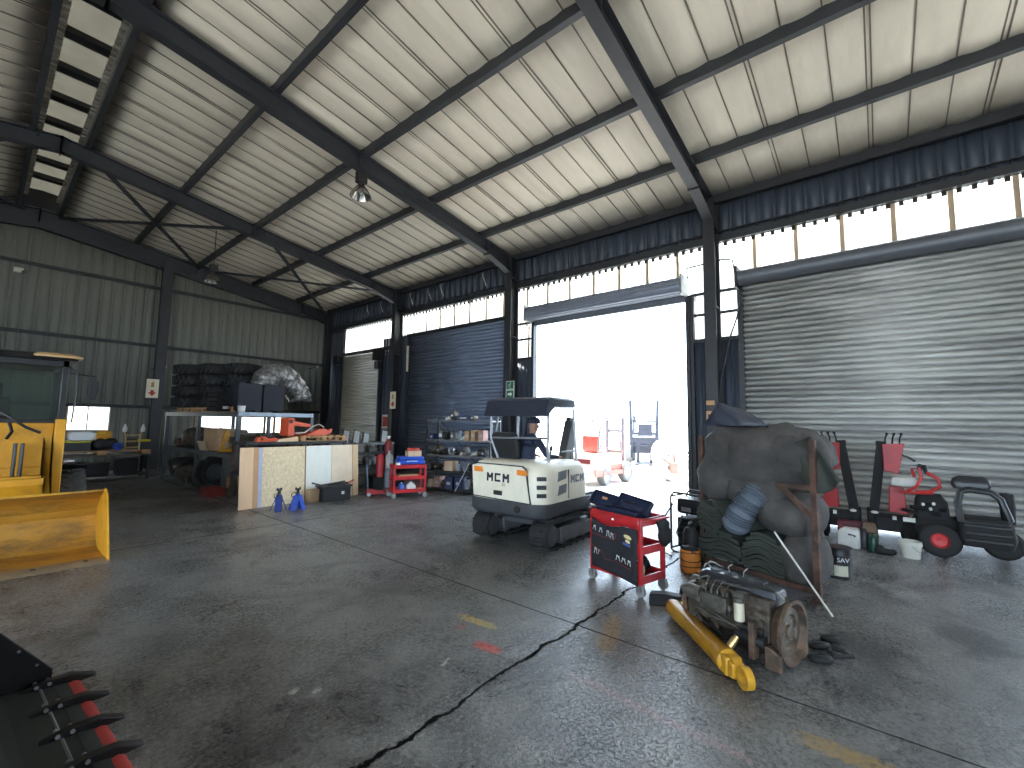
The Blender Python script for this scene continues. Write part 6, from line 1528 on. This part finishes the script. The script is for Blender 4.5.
cylinder_bottle('tall_extinguisher', 'tall red cylinder with pale neck band behind the other cylinders', (7.5, 10.75, .35), .11, 1.0, P('deep_red', (.22, .02, .02), .5), WHITE, 'gas cylinder')
dk = T('dark_block', 'dark block plinth carrying the red and grey cylinders', 'plinth', (7.3, 10.5, 0), R(-20)); MB().box(-.42, .42, -.28, .42, 0, .35).build('plinth_body', SOOT, dk, bevel=.01)
tj = T('trolley_jack', 'red trolley jack with upright handle on the floor left of the far red trolley', 'trolley jack', (6.27, 9.82, 0), R(-29))
tj.scale = (.85, .8, .8)
b = MB(); b.prism([(0, .05), (.0, .19), (.12, .20), (.55, .10), (.58, .05)], 'y', -.10, -.07); b.prism([(0, .05), (.0, .19), (.12, .20), (.55, .10), (.58, .05)], 'y', .07, .10); b.box(.05, .5, -.07, .07, .06, .10); b.build('jack_body', RED, tj, bevel=.008)
b = MB(); b.prism([(.15, .14), (.5, .16), (.6, .2), (.6, .16), (.2, .10)], 'y', -.04, .04); b.build('lift_arm', DR, tj); MB().cyl((.58, 0, .18), (.58, 0, .23), .06, n=14).build('saddle', BLACK, tj)
for x in (.06, .60):
    for y in (-.13, .13): MB().cyl((x, y-.02, .055), (x, y+.02, .055), .055, n=14).build('wheel', STEELL, tj)
MB().cyl((.04, 0, .16), (-.02, .03, .95), .018, n=10).build('handle', P('handle_blue_grey', (.10, .14, .2), .4, .3), tj)
t2 = red_trolley('workshop_trolley', 'smaller far red trolley with a blue case on top, in front of the shelving', (6.48, 9.0, 0), R(-23), .76, .42, .80)
tm = Matrix.LocRotScale(Vector((6.48, 9.0, 0)), Euler((0, 0, R(-23))), None)
def on2(x, y, z): return tuple(tm @ Vector((x, y, z)))
bc = T('blue_case', 'blue plastic tool case lying on top of the far red trolley', 'case', on2(.42, .2, .80), R(-25)); MB().box(-.34, .34, -.2, .2, 0, .10).build('case_shell', BLUE, bc, bevel=.03); MB().box(-.31, .31, -.18, .18, .10, .19).build('case_lid', BLUE, bc, bevel=.03); MB().box(-.12, .14, -.206, -.2, .06, .09).build('pale_print', P('print_pale', (.4, .5, .7), .5), bc); MB().tube([(-.08, -.2, .05), (-.08, -.24, .06), (.08, -.24, .06), (.08, -.2, .05)], .01).build('handle', BLUE, bc)
oc2 = T('open_carton', 'open tan carton with red parts on top of the blue case', 'carton', on2(.50, .2, .99), R(-20)); MB().box(-.17, .17, -.12, .12, 0, .13).build('carton_body', P('light_card', (.55, .40, .26), .8), oc2); 
for dx in (-.08, .07): cloth_blob(MB(), (dx, 0, .15), (.09, .09, .06), .8, .04, 9, 3, 14, 9).build('red_part', DR, oc2)
wc = T('white_mug', 'white mug beside the blue case on the far red trolley', 'mug', on2(.09, .04, .725)); MB().lathe([(.001, 0), (.05, 0), (.055, .13), (.05, .13), (.045, .02), (.001, .02)], 18).build('mug_body', P('mug_white', (.75, .75, .72), .35), wc); MB().torus((.06, 0, .07), (0, 1, 0), .03, .008, 14, 6).build('handle', P('mug_white', (.75, .75, .72), .35), wc)
bx = T('flat_carton', 'long flat carton on the middle shelf of the far red trolley', 'carton', on2(.36, .2, .455), R(-23)); MB().box(-.24, .24, -.14, .14, 0, .10).build('carton_body', CARD, bx, bevel=.005)
bb3 = T('blue_can', 'round blue can on the bottom shelf of the far red trolley', 'can', on2(.22, .16, .145)); MB().lathe([(.001, 0), (.07, 0), (.075, .03), (.075, .15), (.05, .19), (.001, .19)], 18).build('can_body', P('can_blue', (.03, .12, .55), .4), bb3); MB().cyl((0, 0, .19), (0, 0, .215), .02, n=10).build('cap', WHITE, bb3)
wj = T('white_canister', 'white plastic canister on the bottom shelf of the far red trolley', 'canister', on2(.45, .16, .145), R(-20)); b = MB(); loft(b, [(rrect(-.11, .11, -.07, .07, .03), 0), (rrect(-.11, .11, -.07, .07, .03), .13), (rrect(-.05, .05, -.04, .04, .02), .2)]); b.build('canister_body', P('mug_white', (.75, .75, .72), .35), wj); MB().cyl((0, 0, .2), (0, 0, .23), .03, n=12).build('cap', WHITE, wj)
tp = T('tan_box', 'small tan box at the right of the far trolley bottom shelf', 'box', on2(.66, .14, .145), R(-23)); MB().box(-.06, .06, -.05, .05, 0, .06).build('box_body', PLY('ply_tan', (.72, .50, .30)), tp); MB().box(-.062, .062, -.052, .052, .045, .05).build('lid_line', BLACK, tp)

# ------------------------------------------------------------------ shelving of parts in front of the slate shutter
sv = T('parts_shelving', 'dark open shelving full of parts in front of the slate-grey shutter', 'shelving', (7.95, 9.6, 0), R(-77))
SH = [.08, .55, .96, 1.37, 1.90]
for x in (0, 2.0):
    for y in (0, .5): MB().box(x-.018, x+.018, y-.018, y+.018, 0, 1.95).build('post', BLACK, sv)
for z in SH:
    MB().box(-.02, 2.02, -.02, .52, z-.03, z).build('shelf', P('shelf_edge', (.20, .20, .20), .45, .3, .15, 5) if z > .9 else GIRT, sv)
MB().bar((1.95, .51, .1), (.05, .51, 1.9), .02, .01).build('back_brace', BLACK, sv)
sm_ = Matrix.LocRotScale(Vector((7.95, 9.6, 0)), Euler((0, 0, R(-77))), None)
random.seed(21)
def sp(x, y, z): return tuple(sm_ @ Vector((x, y, z)))
KIND = {'c': ('carton', 'box'), 'p': ('machine_part', 'engine part'), 'r': ('bearing_ring', 'ring'), 't': ('plastic_tub', 'tub'), 'b': ('dark_case', 'case'), 'w': ('wedge_part', 'engine part')}
rows = [('bottom shelf', .08, 'c.10 c.16 p.15 b.22 b.22 t.14 p.16 p.14 c.15'), ('second shelf from the floor', .55, 'p.14 p.12 p.13 c.26 t.13 t.13 p.15 w.12 c.2'), ('middle shelf', .96, 'p.16 p.15 p.14 r.12 p.13 w.10 p.13 w.16 p.15 p.14'), ('fourth shelf from the floor', 1.37, 'b.12 p.2 p.16 p.12 t.11 w.13 c.16 c.15 c.16'), ('top shelf', 1.90, 'w.16 p.14 b.38 p.12')]
words = ['first', 'second', 'third', 'fourth', 'fifth', 'sixth', 'seventh', 'eighth', 'ninth', 'tenth']
looks = {'c': ['brown cardboard carton', 'pinkish cardboard carton', 'pale tan carton'], 'p': ['dark greasy engine part', 'black machine casting', 'grey machine casting'], 'r': ['pale bearing ring'], 't': ['pale plastic tub', 'grey plastic tub'], 'b': ['dark blue case'], 'w': ['pale wedge-shaped part']}
mats = {'c': [CARD, P('pink_card', (.40, .24, .20), .8), P('light_card', (.55, .40, .26), .8)], 'p': [OILY, SOOT, P('cast_grey', (.16, .155, .15), .6)], 'r': [P('pale_ring', (.40, .41, .40), .4, .5)], 't': [P('tub_pale', (.50, .49, .44), .5), P('tub_grey', (.2, .22, .24), .5)], 'b': [P('case_dark_blue', (.02, .035, .09), .5)], 'w': [P('wedge_pale', (.5, .48, .42), .5)]}
for rn, z, spec in rows:
    its = spec.split(); x = .06 if rn != 'top shelf' else .5
    for i, it in enumerate(its):
        k = it[0]; w_ = float(it[1:]) if it[1] == '.' else .14
        w_ = max(.09, w_); h_ = random.uniform(.12, .26) if k != 'c' else random.uniform(.2, .3)
        if z == .08 and k == 'b': h_ = .3
        j = random.randrange(len(looks[k])); 
        t = T(KIND[k][0], f'{looks[k][j]}, {words[i]} from the left on the {rn}', KIND[k][1], sp(x+w_/2, .22+random.uniform(-.08, .05), z), R(-77+random.uniform(-12, 12)), 'parts on the '+rn)
        m = mats[k][j]; hw = w_/2
        if k in 'cb':
            MB().box(-hw, hw, -.14, .14, 0, h_).build('box_body', m, t, bevel=.006)
            MB().box(-hw*.5, hw*.5, -.143, -.14, h_*.35, h_*.6).build('printed_patch', P('patch_pale', (.45, .42, .38), .7), t)
        elif k == 'p':
            cloth_blob(MB(), (0, 0, h_/2), (hw, .13, h_/2), .7, .03, 9, i+z*10, 14, 10).build('casting', m, t)
            MB().cyl((0, -.1, h_*.5), (0, -.15, h_*.5), hw*.5, n=12).build('flange', STEELL if i % 2 else OILY, t)
            MB().cyl((hw*.4, -.05, h_*.8), (hw*.5, -.08, h_*1.15), hw*.25, n=10).build('stub', OILY, t)
        elif k == 'r':
            MB().torus((0, 0, .115), (.2, 1, .1), .09, .025, 24, 8).build('ring_body', m, t)
        elif k == 't':
            MB().lathe([(.001, 0), (hw*.85, 0), (hw, h_*.9), (hw*1.05, h_*.92), (hw*1.05, h_), (.001, h_)], 16).build('tub_body', m, t); MB().cyl((0, 0, h_), (0, 0, h_+.02), hw*.5, n=12).build('lid', BLACK, t)
        else:
            MB().prism([(-hw*1.2, 0), (hw*1.1, .04), (hw*1.5, .14), (hw*.2, .10), (-hw*.9, .07)], 'y', -.06, .06).build('wedge_body', m, t, bevel=.008)
        x += w_+.045
tag(MB().cyl(sp(1.02, -.12, .02), sp(1.42, -.06, .80), .014, n=8).build('leaning_bar', P('bar_pale', (.5, .5, .5), .4, .5)), 'pale bar leaning against the front of the parts shelving', 'bar')
tag(MB().tube([sp(-.22, .2, 0), sp(-.22, .2, 1.4), sp(.02, .2, 1.45)], .018, 8).build('standing_pipe', BLACK), 'bent black pipe standing at the left end of the parts shelving', 'pipe')
